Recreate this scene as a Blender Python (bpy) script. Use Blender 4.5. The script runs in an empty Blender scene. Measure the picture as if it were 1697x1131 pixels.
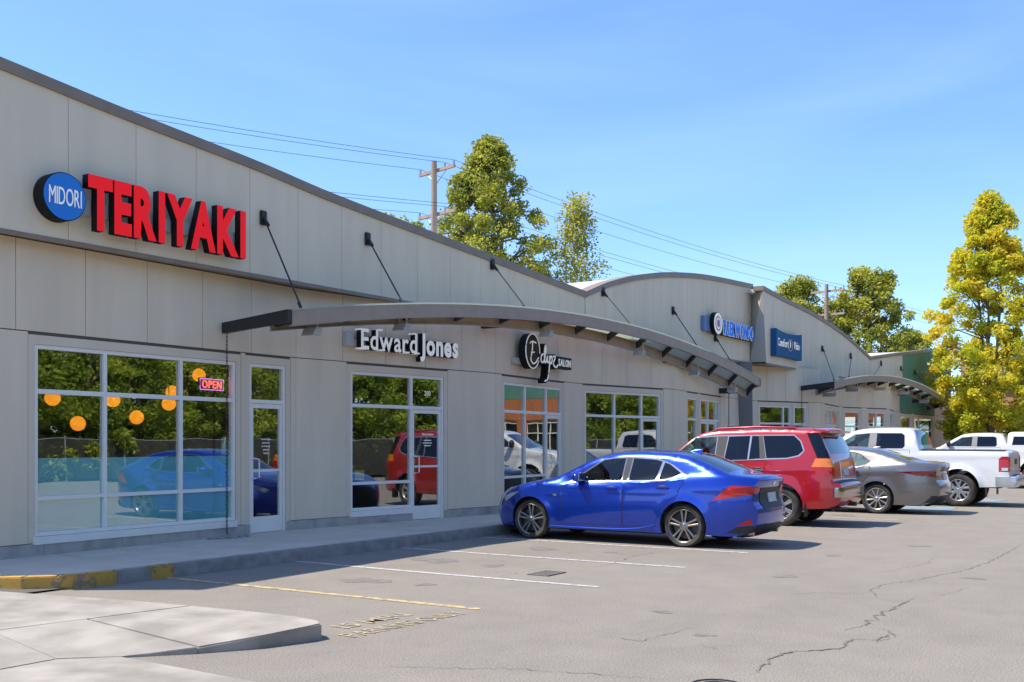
import bpy, bmesh, math, random
import numpy as np
from mathutils import Vector, Matrix, geometry
from mathutils.bvhtree import BVHTree
R = math.radians
random.seed(7); rng = np.random.default_rng(7)
scene = bpy.context.scene
C = scene.collection

# ------------------------------------------------------------------ camera, sky, sun, exposure
cam_d = bpy.data.cameras.new('camera'); cam = bpy.data.objects.new('camera', cam_d); C.objects.link(cam)
cam.location = (0, 0, 1.57); cam.rotation_euler = (R(90), 0, R(33.1 - 90))
cam_d.sensor_width = 36; cam_d.lens = 1750 / 1697 * 36
cam_d.shift_y = (735 - 565.5) / 1697; cam_d.clip_start = .1; cam_d.clip_end = 6000
scene.camera = cam
SUN = Vector((-.34, .484, 1)).normalized()
world = bpy.data.worlds.new('World'); scene.world = world; world.use_nodes = True
wn = world.node_tree.nodes; wl = world.node_tree.links
sky = wn.new('ShaderNodeTexSky'); sky.sky_type = 'NISHITA'; sky.sun_disc = False
sky.sun_elevation = math.asin(SUN.z); sky.sun_rotation = math.atan2(SUN.x, SUN.y)
sky.air_density = 1.0; sky.dust_density = .6; sky.ozone_density = 3.2; sky.altitude = 300
tc = wn.new('ShaderNodeTexCoord'); mp = wn.new('ShaderNodeMapping'); mp.inputs['Scale'].default_value = (1.1, 1.1, 6)
mp.inputs['Rotation'].default_value = (0, R(12), 0)
nz = wn.new('ShaderNodeTexNoise'); nz.inputs['Scale'].default_value = 1.6; nz.inputs['Detail'].default_value = 7; nz.inputs['Distortion'].default_value = .7
rp = wn.new('ShaderNodeValToRGB'); rp.color_ramp.elements[0].position = .44; rp.color_ramp.elements[0].color = (0, 0, 0, 1)
rp.color_ramp.elements[1].position = .95; rp.color_ramp.elements[1].color = (.34, .34, .34, 1)
mx = wn.new('ShaderNodeMixRGB'); mx.inputs[2].default_value = (4.2, 4.7, 5.4, 1)
wl.new(tc.outputs['Generated'], mp.inputs['Vector']); wl.new(mp.outputs[0], nz.inputs['Vector']); wl.new(nz.outputs['Fac'], rp.inputs[0])
wl.new(rp.outputs[0], mx.inputs[0]); wl.new(sky.outputs[0], mx.inputs[1])
tn = wn.new('ShaderNodeMixRGB'); tn.blend_type = 'MULTIPLY'; tn.inputs[0].default_value = 1; tn.inputs[2].default_value = (.67, .805, 1.02, 1); wl.new(mx.outputs[0], tn.inputs[1]); wl.new(tn.outputs[0], wn['Background'].inputs[0]); wn['Background'].inputs[1].default_value = .104
sl = bpy.data.lights.new('sun', 'SUN'); sl.energy = 2.5; sl.angle = R(.55); sl.color = (1, .93, .82)
so = bpy.data.objects.new('sun', sl); C.objects.link(so); so.rotation_euler = SUN.to_track_quat('Z', 'Y').to_euler()
scene.view_settings.view_transform = 'Standard'; scene.view_settings.look = 'None'
scene.view_settings.exposure = 1.42; scene.view_settings.gamma = 1

# ------------------------------------------------------------------ materials
MATS = {}
def mat(name, col, rough=.6, metal=0., col2=None, scale=5., detail=6., bump=0., bscale=60., coat=0., spec=.5, emit=0., stretch=None, lo=.35, hi=.65, streak=0.):
    if name in MATS: return MATS[name]
    m = bpy.data.materials.new(name); m.use_nodes = True; MATS[name] = m
    n = m.node_tree.nodes; l = m.node_tree.links; b = n['Principled BSDF']
    b.inputs['Base Color'].default_value = (*col, 1); b.inputs['Roughness'].default_value = rough; b.inputs['Metallic'].default_value = metal
    b.inputs['Specular IOR Level'].default_value = spec
    if coat: b.inputs['Coat Weight'].default_value = coat; b.inputs['Coat Roughness'].default_value = .03
    if emit: b.inputs['Emission Color'].default_value = (*col, 1); b.inputs['Emission Strength'].default_value = emit
    if col2 or bump:
        t = n.new('ShaderNodeTexCoord'); mpn = n.new('ShaderNodeMapping'); l.new(t.outputs['Object'], mpn.inputs[0])
        if stretch: mpn.inputs['Scale'].default_value = stretch
    if col2:
        z = n.new('ShaderNodeTexNoise'); z.inputs['Scale'].default_value = scale; z.inputs['Detail'].default_value = detail; l.new(mpn.outputs[0], z.inputs['Vector'])
        r = n.new('ShaderNodeValToRGB'); r.color_ramp.elements[0].position = lo; r.color_ramp.elements[1].position = hi
        r.color_ramp.elements[0].color = (*col, 1); r.color_ramp.elements[1].color = (*col2, 1)
        l.new(z.outputs['Fac'], r.inputs[0]); l.new(r.outputs[0], b.inputs['Base Color'])
    if streak:
        mp2 = n.new('ShaderNodeMapping'); mp2.inputs['Scale'].default_value = (1.7, 1.7, .16); l.new(t.outputs['Object'], mp2.inputs[0])
        z3 = n.new('ShaderNodeTexNoise'); z3.inputs['Scale'].default_value = 1.6; z3.inputs['Detail'].default_value = 6; l.new(mp2.outputs[0], z3.inputs['Vector'])
        r3 = n.new('ShaderNodeValToRGB'); r3.color_ramp.elements[0].position = .35; r3.color_ramp.elements[1].position = .62; r3.color_ramp.elements[0].color = (1 - streak, 1 - streak, 1 - streak * .95, 1); r3.color_ramp.elements[1].color = (1, 1, 1, 1); l.new(z3.outputs['Fac'], r3.inputs[0])
        x3 = n.new('ShaderNodeMixRGB'); x3.blend_type = 'MULTIPLY'; x3.inputs[0].default_value = 1; l.new(r.outputs[0], x3.inputs[1]); l.new(r3.outputs[0], x3.inputs[2]); l.new(x3.outputs[0], b.inputs['Base Color'])
    if bump:
        z2 = n.new('ShaderNodeTexNoise'); z2.inputs['Scale'].default_value = bscale; z2.inputs['Detail'].default_value = 4; l.new(t.outputs['Object'], z2.inputs['Vector'])
        bp = n.new('ShaderNodeBump'); bp.inputs['Strength'].default_value = bump; bp.inputs['Distance'].default_value = .02
        l.new(z2.outputs['Fac'], bp.inputs['Height']); l.new(bp.outputs[0], b.inputs['Normal'])
    return m
def glassmat(name, tint, refl, rough=0.0, gcol=(1, 1, 1), wavy=0.0):
    if name in MATS: return MATS[name]
    m = bpy.data.materials.new(name); m.use_nodes = True; MATS[name] = m
    n = m.node_tree.nodes; l = m.node_tree.links; n.remove(n['Principled BSDF'])
    wv = n.new('ShaderNodeTexNoise'); wv.inputs['Scale'].default_value = 1.1; wv.inputs['Detail'].default_value = 1; wt = n.new('ShaderNodeTexCoord'); l.new(wt.outputs['Object'], wv.inputs['Vector'])
    wb = n.new('ShaderNodeBump'); wb.inputs['Strength'].default_value = wavy; wb.inputs['Distance'].default_value = .1; l.new(wv.outputs['Fac'], wb.inputs['Height'])
    tr = n.new('ShaderNodeBsdfTransparent'); tr.inputs[0].default_value = (*tint, 1)
    g = n.new('ShaderNodeBsdfGlossy'); g.inputs['Roughness'].default_value = rough; g.inputs[0].default_value = (*gcol, 1); l.new(wb.outputs[0], g.inputs['Normal'])
    ge = n.new('ShaderNodeNewGeometry'); dt = n.new('ShaderNodeVectorMath'); dt.operation = 'DOT_PRODUCT'; l.new(ge.outputs['Normal'], dt.inputs[0]); l.new(ge.outputs['Incoming'], dt.inputs[1])
    ab = n.new('ShaderNodeMath'); ab.operation = 'ABSOLUTE'; l.new(dt.outputs['Value'], ab.inputs[0])
    om = n.new('ShaderNodeMath'); om.operation = 'SUBTRACT'; om.inputs[0].default_value = 1; om.use_clamp = True; l.new(ab.outputs[0], om.inputs[1])
    f = n.new('ShaderNodeMath'); f.operation = 'POWER'; f.inputs[1].default_value = 4; l.new(om.outputs[0], f.inputs[0])   # reflectance rises towards grazing angles
    a = n.new('ShaderNodeMath'); a.operation = 'ADD'; a.use_clamp = True; a.inputs[1].default_value = refl
    x = n.new('ShaderNodeMixShader'); l.new(f.outputs[0], a.inputs[0]); l.new(a.outputs[0], x.inputs[0])
    l.new(tr.outputs[0], x.inputs[1]); l.new(g.outputs[0], x.inputs[2]); l.new(x.outputs[0], n['Material Output'].inputs[0])
    return m
def leafmat(name, cols, patch=None):
    if name in MATS: return MATS[name]
    m = bpy.data.materials.new(name); m.use_nodes = True; MATS[name] = m
    n = m.node_tree.nodes; l = m.node_tree.links; b = n['Principled BSDF']; b.inputs['Roughness'].default_value = .55; b.inputs['Specular IOR Level'].default_value = .3
    g = n.new('ShaderNodeNewGeometry'); t = n.new('ShaderNodeTexCoord'); z = n.new('ShaderNodeTexNoise'); z.inputs['Scale'].default_value = .55; z.inputs['Detail'].default_value = 3
    l.new(t.outputs['Object'], z.inputs['Vector'])
    a = n.new('ShaderNodeMath'); a.operation = 'MULTIPLY'; a.inputs[1].default_value = .45; l.new(g.outputs['Random Per Island'], a.inputs[0])
    a2 = n.new('ShaderNodeMath'); a2.operation = 'MULTIPLY_ADD'; a2.inputs[1].default_value = 1.5; l.new(z.outputs['Fac'], a2.inputs[0])
    a3 = n.new('ShaderNodeMath'); a3.operation = 'SUBTRACT'; a3.inputs[1].default_value = .45; l.new(a.outputs[0], a2.inputs[2]); l.new(a2.outputs[0], a3.inputs[0])
    r = n.new('ShaderNodeValToRGB'); e = r.color_ramp.elements
    while len(e) < len(cols): e.new(.5)
    for i, c in enumerate(cols): e[i].position = i / (len(cols) - 1); e[i].color = (*c, 1)
    l.new(a3.outputs[0], r.inputs[0]); l.new(r.outputs[0], b.inputs['Base Color'])
    tl = n.new('ShaderNodeBsdfTranslucent'); l.new(r.outputs[0], tl.inputs[0])
    x = n.new('ShaderNodeMixShader'); x.inputs[0].default_value = .52
    l.new(b.outputs[0], x.inputs[1]); l.new(tl.outputs[0], x.inputs[2]); l.new(x.outputs[0], n['Material Output'].inputs[0])
    return m
M_UP = mat('panel_upper', (.82, .67, .47), .8, col2=(.84, .695, .495), scale=1.2, bump=.05, bscale=140, stretch=(1, 1, .35), streak=.07)
M_LOW = mat('panel_lower', (.81, .645, .45), .78, col2=(.83, .67, .475), scale=1.3, bump=.05, bscale=140, stretch=(1, 1, .3), streak=.08)
M_TRIM = mat('panel_trim', (.74, .595, .43), .75, col2=(.77, .625, .46), scale=2)
M_JOINT = mat('joint', (.12, .105, .09), .9)
M_GREEN = mat('panel_green', (.10, .26, .17), .75, col2=(.12, .29, .20), scale=1.5)
M_COPE = mat('coping_metal', (.25, .18, .125), .5, .0, col2=(.29, .215, .155), scale=3)
M_STEEL = mat('canopy_steel', (.34, .25, .175), .5, .0, col2=(.38, .285, .205), scale=4)
M_DARK = mat('dark_steel', (.035, .032, .03), .5, .3)
M_ALU = mat('white_aluminium', (.86, .79, .68), .4, 0., col2=(.90, .83, .72), scale=6)
M_PLINTH = mat('plinth_concrete', (.46, .41, .35), .9, col2=(.28, .25, .21), scale=3.5, bump=.2, bscale=40, lo=.45, hi=.75)
M_WALK = mat('walk_concrete', (.60, .50, .385), .9, col2=(.68, .575, .45), scale=2.2, detail=9, bump=.12, bscale=90)
M_CURB = mat('curb_concrete', (.26, .235, .205), .92, col2=(.37, .335, .295), scale=6, detail=8, bump=.3, bscale=60)
M_ISL = mat('island_concrete', (.25, .222, .18), .92, col2=(.385, .34, .28), scale=2.3, detail=9, bump=.15, bscale=110)
M_YCURB = mat('yellow_paint_curb', (.55, .30, .05), .75, col2=(.26, .19, .11), scale=9, detail=8, lo=.52, hi=.62, bump=.25)
M_GLASS = glassmat('shop_glass', (.93, .96, .94), .18, wavy=.016)
M_CGLASS = glassmat('car_glass_clear', (.55, .68, .65), .05)
M_TGLASS = glassmat('car_glass_tinted', (.03, .04, .05), .045)
M_TGLASS2 = glassmat('car_glass_smoked', (.10, .13, .12), .05)
M_RUB = mat('tyre_rubber', (.035, .03, .026), .85, col2=(.085, .07, .055), scale=7, lo=.4, hi=.7)
M_BLK = mat('black_plastic', (.018, .018, .018), .5)
M_VOID = mat('car_underside', (.012, .012, .012), .9)
M_CHROME = mat('chrome', (.8, .8, .8), .08, 1.)
M_SILV = mat('alloy_silver', (.60, .58, .55), .3, .85)
M_GUN = mat('alloy_machined', (.30, .27, .245), .3, .9)
M_RED = mat('red_lens', (.50, .004, .006), .15, coat=.4)
M_DRED = mat('dark_red_lens', (.20, .012, .016), .1, coat=.8)
M_AMB = mat('amber_lens', (.85, .22, .01), .12, coat=.8)
M_CLR = mat('clear_lens', (.55, .56, .58), .08, .4, coat=1.)
M_PLATE = mat('plate_white', (.55, .58, .62), .4, col2=(.25, .32, .45), scale=40, lo=.5, hi=.6)
M_INT = mat('cabin_beige', (.32, .29, .25), .85); M_INTD = mat('cabin_dark', (.05, .05, .055), .85)
M_WHITE = mat('white_acrylic', (.78, .77, .72), .4)
M_BARK = mat('bark', (.13, .10, .075), .95, col2=(.23, .18, .14), scale=8, stretch=(1, 1, .2), bump=.4, bscale=25)
M_WOOD = mat('pole_wood', (.36, .25, .17), .9, col2=(.45, .33, .24), scale=6, stretch=(1, 1, .1))

# ------------------------------------------------------------------ object helpers
def link(o, parent=None):
    C.objects.link(o)
    if parent is not None: o.parent = parent
    return o
def mesh(name, verts, faces, m, parent=None, smooth=False, angle=None):
    me = bpy.data.meshes.new(name); me.from_pydata([tuple(v) for v in verts], [], faces); me.update()
    for k in (m if isinstance(m, (list, tuple)) else [m]): me.materials.append(k)
    if smooth:
        me.polygons.foreach_set('use_smooth', [True] * len(me.polygons))
        if angle: me.set_sharp_from_angle(angle=R(angle))
    return link(bpy.data.objects.new(name, me), parent)
def bmobj(name, bm, m, parent=None, smooth=False, angle=None):
    me = bpy.data.meshes.new(name); bmesh.ops.recalc_face_normals(bm, faces=bm.faces); bm.to_mesh(me); bm.free()
    for k in (m if isinstance(m, (list, tuple)) else [m]): me.materials.append(k)
    if smooth:
        me.polygons.foreach_set('use_smooth', [True] * len(me.polygons))
        if angle: me.set_sharp_from_angle(angle=R(angle))
    return link(bpy.data.objects.new(name, me), parent)
def tag(o, label=None, cat=None, group=None, kind=None):
    if label: o['label'] = label
    if cat: o['category'] = cat
    if group: o['group'] = group
    if kind: o['kind'] = kind
    return o
def empty(name, loc=(0, 0, 0), parent=None):
    o = bpy.data.objects.new(name, None); o.location = loc; o.empty_display_size = .2
    return link(o, parent)
HEX = [(0, 3, 2, 1), (4, 5, 6, 7), (0, 1, 5, 4), (1, 2, 6, 5), (2, 3, 7, 6), (3, 0, 4, 7)]
def hexv(bm, vs, mi=0):
    v = [bm.verts.new(p) for p in vs]
    for f in HEX:
        fc = bm.faces.new([v[i] for i in f]); fc.material_index = mi
def bbox(bm, x0, x1, y0, y1, z0, z1, mi=0):
    hexv(bm, [(x0, y0, z0), (x1, y0, z0), (x1, y1, z0), (x0, y1, z0), (x0, y0, z1), (x1, y0, z1), (x1, y1, z1), (x0, y1, z1)], mi)
def box(name, x0, x1, y0, y1, z0, z1, m, parent=None, bevel=0):
    bm = bmesh.new(); bbox(bm, x0, x1, y0, y1, z0, z1)
    if bevel: bmesh.ops.bevel(bm, geom=bm.edges[:], offset=bevel, segments=2, affect='EDGES')
    return bmobj(name, bm, m, parent)
def tube(bm, pts, rad, n=8, cap=True, mi=0):
    pts = [Vector(p) for p in pts]; rings = []
    if not isinstance(rad, (list, tuple)): rad = [rad] * len(pts)
    up = Vector((0, 0, 1))
    for i, p in enumerate(pts):
        d = (pts[min(i + 1, len(pts) - 1)] - pts[max(i - 1, 0)]).normalized()
        a = d.cross(up if abs(d.z) < .95 else Vector((1, 0, 0))).normalized(); b = d.cross(a)
        rings.append([bm.verts.new(p + (a * math.cos(t) + b * math.sin(t)) * rad[i]) for t in [2 * math.pi * k / n for k in range(n)]])
    for r0, r1 in zip(rings, rings[1:]):
        for k in range(n): bm.faces.new((r0[k], r0[(k + 1) % n], r1[(k + 1) % n], r1[k])).material_index = mi
    if cap:
        bm.faces.new(rings[0][::-1]).material_index = mi; bm.faces.new(rings[-1]).material_index = mi
def tubeobj(name, pts, rad, m, parent=None, n=8):
    bm = bmesh.new(); tube(bm, pts, rad, n); return bmobj(name, bm, m, parent, True, 50)
def prism(name, poly, z0, z1, m, parent=None, bevel=0):
    """poly in XY, extruded z0..z1 (numbers or per-vertex top list)"""
    bm = bmesh.new(); n = len(poly); zt = z1 if isinstance(z1, (list, tuple)) else [z1] * n
    a = [bm.verts.new((x, y, z0)) for x, y in poly]; b = [bm.verts.new((p[0], p[1], zt[i])) for i, p in enumerate(poly)]
    bm.faces.new(a[::-1]); top = bm.faces.new(b)
    for i in range(n): bm.faces.new((a[i], a[(i + 1) % n], b[(i + 1) % n], b[i]))
    if bevel: bmesh.ops.bevel(bm, geom=top.edges[:], offset=bevel, segments=2, affect='EDGES')
    return bmobj(name, bm, m, parent)
def vprism(name, prof, y0, y1, m, parent=None):
    """prof in XZ, extruded along Y"""
    bm = bmesh.new(); n = len(prof)
    a = [bm.verts.new((x, y0, z)) for x, z in prof]; b = [bm.verts.new((x, y1, z)) for x, z in prof]
    bm.faces.new(a); bm.faces.new(b[::-1])
    for i in range(n): bm.faces.new((a[i], b[i], b[(i + 1) % n], a[(i + 1) % n]))
    return bmobj(name, bm, m, parent)
def interp(pts, x):
    if x <= pts[0][0]: return pts[0][1]
    for (a, b), (c, d) in zip(pts, pts[1:]):
        if x <= c: return b + (d - b) * (x - a) / (c - a) if c > a else d
    return pts[-1][1]
def smoothcurve(pts, x):
    """monotone-ish Hermite interpolation"""
    xs = [p[0] for p in pts]; ys = [p[1] for p in pts]; n = len(xs)
    if x <= xs[0]: return ys[0] + (x - xs[0]) * (ys[1] - ys[0]) / (xs[1] - xs[0])
    if x >= xs[-1]: return ys[-1] + (x - xs[-1]) * (ys[-1] - ys[-2]) / (xs[-1] - xs[-2])
    i = max(j for j in range(n - 1) if xs[j] <= x)
    def sl(j):
        if j == 0: return (ys[1] - ys[0]) / (xs[1] - xs[0])
        if j == n - 1: return (ys[-1] - ys[-2]) / (xs[-1] - xs[-2])
        return (ys[j + 1] - ys[j - 1]) / (xs[j + 1] - xs[j - 1])
    h = xs[i + 1] - xs[i]; t = (x - xs[i]) / h
    return (2*t**3-3*t*t+1)*ys[i] + (t**3-2*t*t+t)*h*sl(i) + (-2*t**3+3*t*t)*ys[i+1] + (t**3-t*t)*h*sl(i+1)

# ------------------------------------------------------------------ ground, asphalt, markings
def asphalt():
    m = bpy.data.materials.new('asphalt'); m.use_nodes = True; n = m.node_tree.nodes; l = m.node_tree.links; b = n['Principled BSDF']
    b.inputs['Roughness'].default_value = .88; b.inputs['Specular IOR Level'].default_value = .3
    t = n.new('ShaderNodeTexCoord')
    def noise(s, d, rough=.55, dist=0.):
        z = n.new('ShaderNodeTexNoise'); z.inputs['Scale'].default_value = s; z.inputs['Detail'].default_value = d; z.inputs['Roughness'].default_value = rough; z.inputs['Distortion'].default_value = dist
        l.new(t.outputs['Object'], z.inputs['Vector']); return z
    def ramp(src, p0, c0, p1, c1):
        r = n.new('ShaderNodeValToRGB'); r.color_ramp.elements[0].position = p0; r.color_ramp.elements[1].position = p1
        r.color_ramp.elements[0].color = (*c0, 1); r.color_ramp.elements[1].color = (*c1, 1); l.new(src, r.inputs[0]); return r
    def mul(a, bb):
        x = n.new('ShaderNodeMixRGB'); x.blend_type = 'MULTIPLY'; x.inputs[0].default_value = 1; l.new(a, x.inputs[1]); l.new(bb, x.inputs[2]); return x.outputs[0]
    big = ramp(noise(.22, 6, .6, .6).outputs['Fac'], .3, (.245, .215, .175), .7, (.285, .250, .203))
    mid = ramp(noise(1.7, 8, .65).outputs['Fac'], .36, (.92, .92, .925), .66, (1.05, 1.045, 1.04))
    fine = ramp(noise(70, 3, .7).outputs['Fac'], .36, (.62, .62, .63), .70, (1.34, 1.33, 1.30))
    vo = n.new('ShaderNodeTexVoronoi'); vo.inputs['Scale'].default_value = 42; l.new(t.outputs['Object'], vo.inputs['Vector'])
    sp = ramp(vo.outputs['Distance'], .06, (1.5, 1.47, 1.4), .16, (1, 1, 1))
    st = ramp(noise(.9, 5, .5, 1.2).outputs['Fac'], .64, (1, 1, 1), .80, (.90, .895, .89))
    c = mul(mul(mul(mul(big.outputs[0], mid.outputs[0]), fine.outputs[0]), sp.outputs[0]), st.outputs[0])
    l.new(c, b.inputs['Base Color'])
    bp = n.new('ShaderNodeBump'); bp.inputs['Strength'].default_value = .35; bp.inputs['Distance'].default_value = .008
    l.new(noise(90, 4).outputs['Fac'], bp.inputs['Height']); l.new(bp.outputs[0], b.inputs['Normal'])
    return m
M_ASPH = asphalt()
M_EARTH = mat('earth', (.06, .075, .03), .95, col2=(.11, .10, .06), scale=.4)
M_CRACK = mat('crack', (.13, .115, .097), .95, col2=(.20, .177, .148), scale=20)
M_LINE = mat('white_line_paint', (.50, .48, .44), .8, col2=(.24, .225, .205), scale=14, detail=9, lo=.5, hi=.66)
M_YLINE = mat('yellow_line_paint', (.55, .40, .17), .8, col2=(.20, .185, .16), scale=11, detail=9, lo=.46, hi=.64)
M_BLINE = mat('blue_line_paint', (.16, .30, .40), .8, col2=(.19, .20, .19), scale=5, detail=9, lo=.42, hi=.62)
g = mesh('ground', [(-2500, -2500, -.06), (2500, -2500, -.06), (2500, 2500, -.06), (-2500, 2500, -.06)], [(0, 1, 2, 3)], M_EARTH); tag(g, kind='structure')
g = mesh('parking_lot', [(-30, -12.6, 0), (66, -12.6, 0), (66, 12.9, 0), (-30, 12.9, 0)], [(0, 1, 2, 3)], M_ASPH); tag(g, kind='structure'); LOT = g
def strip(name, pts, w, m, parent, z=.004, jag=0):
    vs = []; pts = [Vector((p[0], p[1], 0)) for p in pts]
    for i, p in enumerate(pts):
        d = (pts[min(i + 1, len(pts) - 1)] - pts[max(i - 1, 0)]).normalized(); nn = Vector((-d.y, d.x, 0))
        ww = w if not isinstance(w, (list, tuple)) else w[i]
        a = ww * (1 + random.uniform(-jag, jag)); b = ww * (1 + random.uniform(-jag, jag))
        vs += [(p.x + nn.x * a / 2, p.y + nn.y * a / 2, z), (p.x - nn.x * b / 2, p.y - nn.y * b / 2, z)]
    return mesh(name, vs, [(2*i, 2*i+1, 2*i+3, 2*i+2) for i in range(len(pts) - 1)], m, parent)
for k, (x, y0, y1) in enumerate([(10.17, 5.5, 10.06), (12.36, 5.44, 10.05), (14.5, 5.41, 10.05), (16.75, 5.45, 10.05), (19.5, 5.4, 10.05), (22.4, 5.2, 10.05), (25.3, 5.1, 10.05), (27.4, 5.0, 10.05), (32.3, 4.9, 10.0)]):
    strip('stall_line', [(x, y0), (x - .02, (y0 + y1) / 2), (x + .01, y1)], .095, M_LINE, LOT)
strip('stall_line', [(8.2, 5.71), (8.17, 8), (8.12, 10.1)], .10, M_YLINE, LOT)
for (x0, x1, y0, y1) in [(26.2, 27.3, 4.9, 6.6), (30.6, 32.2, 4.5, 6.3)]:
    mesh('accessible_bay_paint', [(x0, y0, .0045), (x1, y0, .0045), (x1, y1, .0045), (x0, y1, .0045)], [(0, 1, 2, 3)], M_BLINE, LOT)
strip('bay_symbol_stroke', [(30.9, 5.0), (31.5, 5.5), (31.3, 6.0)], .14, M_LINE, LOT, .008)
strip('bay_symbol_stroke', [(31.2, 4.7), (31.8, 5.2)], .14, M_LINE, LOT, .008)
def jagline(pts, seg=.05, amp=.03):
    out = []
    for a, b in zip(pts, pts[1:]):
        n = max(2, int(math.dist(a, b) / seg))
        for i in range(n):
            t = i / n; out.append((a[0] + (b[0]-a[0])*t + random.gauss(0, amp) * .6, a[1] + (b[1]-a[1])*t + random.gauss(0, amp) * .6))
    return out + [pts[-1]]
CR = [([(18.25,2.32),(16.71,2.32),(15.21,2.34),(13.96,2.43),(13.36,2.59),(12.58,2.76),(12.03,2.96),(11.58,2.95),(11.06,2.77),(10.84,2.57),(10.76,2.48)],.03),
 ([(11.18,2.43),(10.41,2.45),(9.52,2.45),(9.29,2.41),(8.95,2.5)],.05),([(9.03,2.13),(8.62,2.17),(8.56,2.34),(8.15,2.3),(7.94,2.44),(7.75,2.61),(7.41,2.61),(7.08,2.56),(6.89,2.57)],.06),
 ([(9.21,2.37),(9.13,2.18),(8.88,2.09),(8.51,2.14)],.025),([(10.69,3.8),(10.86,3.47),(11.11,3.32),(11.19,2.88)],.02),([(7.58,4.14),(7.57,3.73),(8.02,3.67),(8.39,3.62)],.022),
 ([(7.67,3.26),(7.59,3.03),(7.55,2.8)],.015),([(11.74,6.41),(12.14,6.41),(13.23,6.61),(14.17,6.53)],.03),([(11.2,2.42),(11.7,2.2),(12.6,2.1)],.015),([(5.6,5.0),(6.2,3.9),(6.45,2.9)],.02),
 ([(10.2,6.0),(10.3,6.9),(11.3,6.9),(11.5,6.1)],.02),([(13.0,3.3),(14.4,3.0),(15.6,3.1)],.014),([(24,3.2),(27,2.9),(30,3.4)],.03)]
for p, w in CR:
    q = jagline(p); nq = len(q)
    strip('asphalt_crack', q, [.42 * w * (.35 + .65 * abs(math.sin(i * .37 + w * 100))) * min(1, .2 + 4 * min(i, nq - 1 - i) / nq) for i in range(nq)], M_CRACK, LOT, .005, .5)
M_OIL = mat('oil_stain', (.15, .135, .115), .7, col2=(.21, .187, .155), scale=7, lo=.3, hi=.6)
for (x, y, r_) in ((9.2, 8.0, .22), (9.3, 7.2, .10), (11.3, 8.6, .26), (11.2, 7.6, .12), (13.4, 8.2, .20), (13.5, 7.1, .09), (18.1, 7.6, .25), (17.9, 6.9, .1), (9.0, 4.2, .08), (12.2, 4.1, .13), (14.8, 4.3, .09), (16.9, 3.6, .12), (8.1, 3.4, .07), (23.2, 6.5, .22), (13.2, 2.2, .1)):
    n_ = 22; ph = [rng.uniform(0, 6.28) for _ in range(4)]
    rad_ = [r_ * (1 + .22 * math.sin(2 * t + ph[0]) + .16 * math.sin(3 * t + ph[1]) + .10 * math.sin(5 * t + ph[2]) + .07 * math.sin(9 * t + ph[3])) for t in [2 * math.pi * k / n_ for k in range(n_)]]
    mesh('oil_stain', [(x + rad_[k] * math.cos(2 * math.pi * k / n_), y + rad_[k] * 1.2 * math.sin(2 * math.pi * k / n_), .0025) for k in range(n_)], [tuple(range(n_))], M_OIL, LOT)
# storm drain grate
dr = empty('storm_drain', (10.86, 6.58, 0)); dr.scale = (.72, .72, 1); tag(dr, 'dark iron storm drain grate set in the asphalt near the white lines', 'drain')
bm = bmesh.new()
for a in ((-.3, .3, -.2, -.17), (-.3, .3, .17, .2), (-.3, -.27, -.17, .17), (.27, .3, -.17, .17)): bbox(bm, a[0], a[1], a[2], a[3], .001, .014)
bmobj('frame', bm, M_CRACK, dr); box('pit', -.27, .27, -.17, .17, .001, .003, M_BLK, dr)
for k in range(9): box('bar', -.255 + k * .06, -.225 + k * .06, -.17, .17, .004, .012, M_CRACK, dr)
mh = empty('manhole_cover', (6.40, 2.60, 0)); tag(mh, 'round dark iron manhole cover in the near asphalt', 'manhole')
bm = bmesh.new(); bmesh.ops.create_cone(bm, cap_ends=True, segments=40, radius1=.19, radius2=.185, depth=.012, matrix=Matrix.Translation((0, 0, .007))); bmobj('cover', bm, M_CRACK, mh)
for r_ in (.165, .10):
    bm = bmesh.new(); tube(bm, [(r_*math.cos(t), r_*math.sin(t), .014) for t in [k*math.pi/18 for k in range(37)]], .008, 5, False); bmobj('ridge', bm, M_DARK, mh)

# ------------------------------------------------------------------ building plans
PA = [(5.6, 12.25), (12.6, 12.47), (17.6, 11.88), (21.5, 12.25), (25.3, 11.5), (33.1, 12.40)]
PB = [(33.1, 12.40), (36.47, 11.02), (41.17, 11.62), (44.2, 10.67), (49.86, 11.48), (56.24, 11.25), (61.9, 11.2)]
def wallY(x):
    return interp(PA + PB[1:], x)

# sidewalk: slabs between the wall and the kerb
SW = empty('sidewalk'); tag(SW, kind='structure')
mesh('bedding', [(5.0, 10.2, .02), (62, 10.2, .02), (62, 13.5, .02), (5.0, 13.5, .02)], [(0, 1, 2, 3)], M_JOINT, SW)
xs = [5.1 + 1.52 * k for k in range(38)]
for a, b in zip(xs, xs[1:]):
    if a > 60: break
    kn = sorted([p[0] for p in PA + PB if a < p[0] < b]); top = [a + .005] + kn + [b - .005]
    poly = [(a + .005, 10.26), (b - .005, 10.26)] + [(x, wallY(x) + .12) for x in reversed(top)]
    if a < 6.0: poly = [(6.262, 12.1), (6.362, 11.35), (6.532, 10.92), (6.612, 10.77), (6.612, 12.4), (6.27, 12.4)]   # rounded end by the driveway
    elif a < 7.0: poly = [(6.625, 10.745), (6.705, 10.603), (6.925, 10.363), (7.155, 10.28), (7.45, 10.26), (b - .005, 10.26), (b - .005, 12.42), (6.625, 12.4)]
    prism('slab', poly, .03, .15 + random.uniform(-.003, .003), M_WALK, SW, .012)
cl = []
x = 7.45
KX = [7.45, 7.9, 8.22] + [8.22 + 2.6 * k for k in range(1, 21)]
for i, (a, b) in enumerate(zip(KX, KX[1:])):
    prism('kerb_stone', [(a + .003, 10.10), (b - .003, 10.10), (b - .003, 10.256), (a + .003, 10.256)], -.04, .152, M_YCURB if i == 1 else M_CURB, SW, .02)
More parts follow.
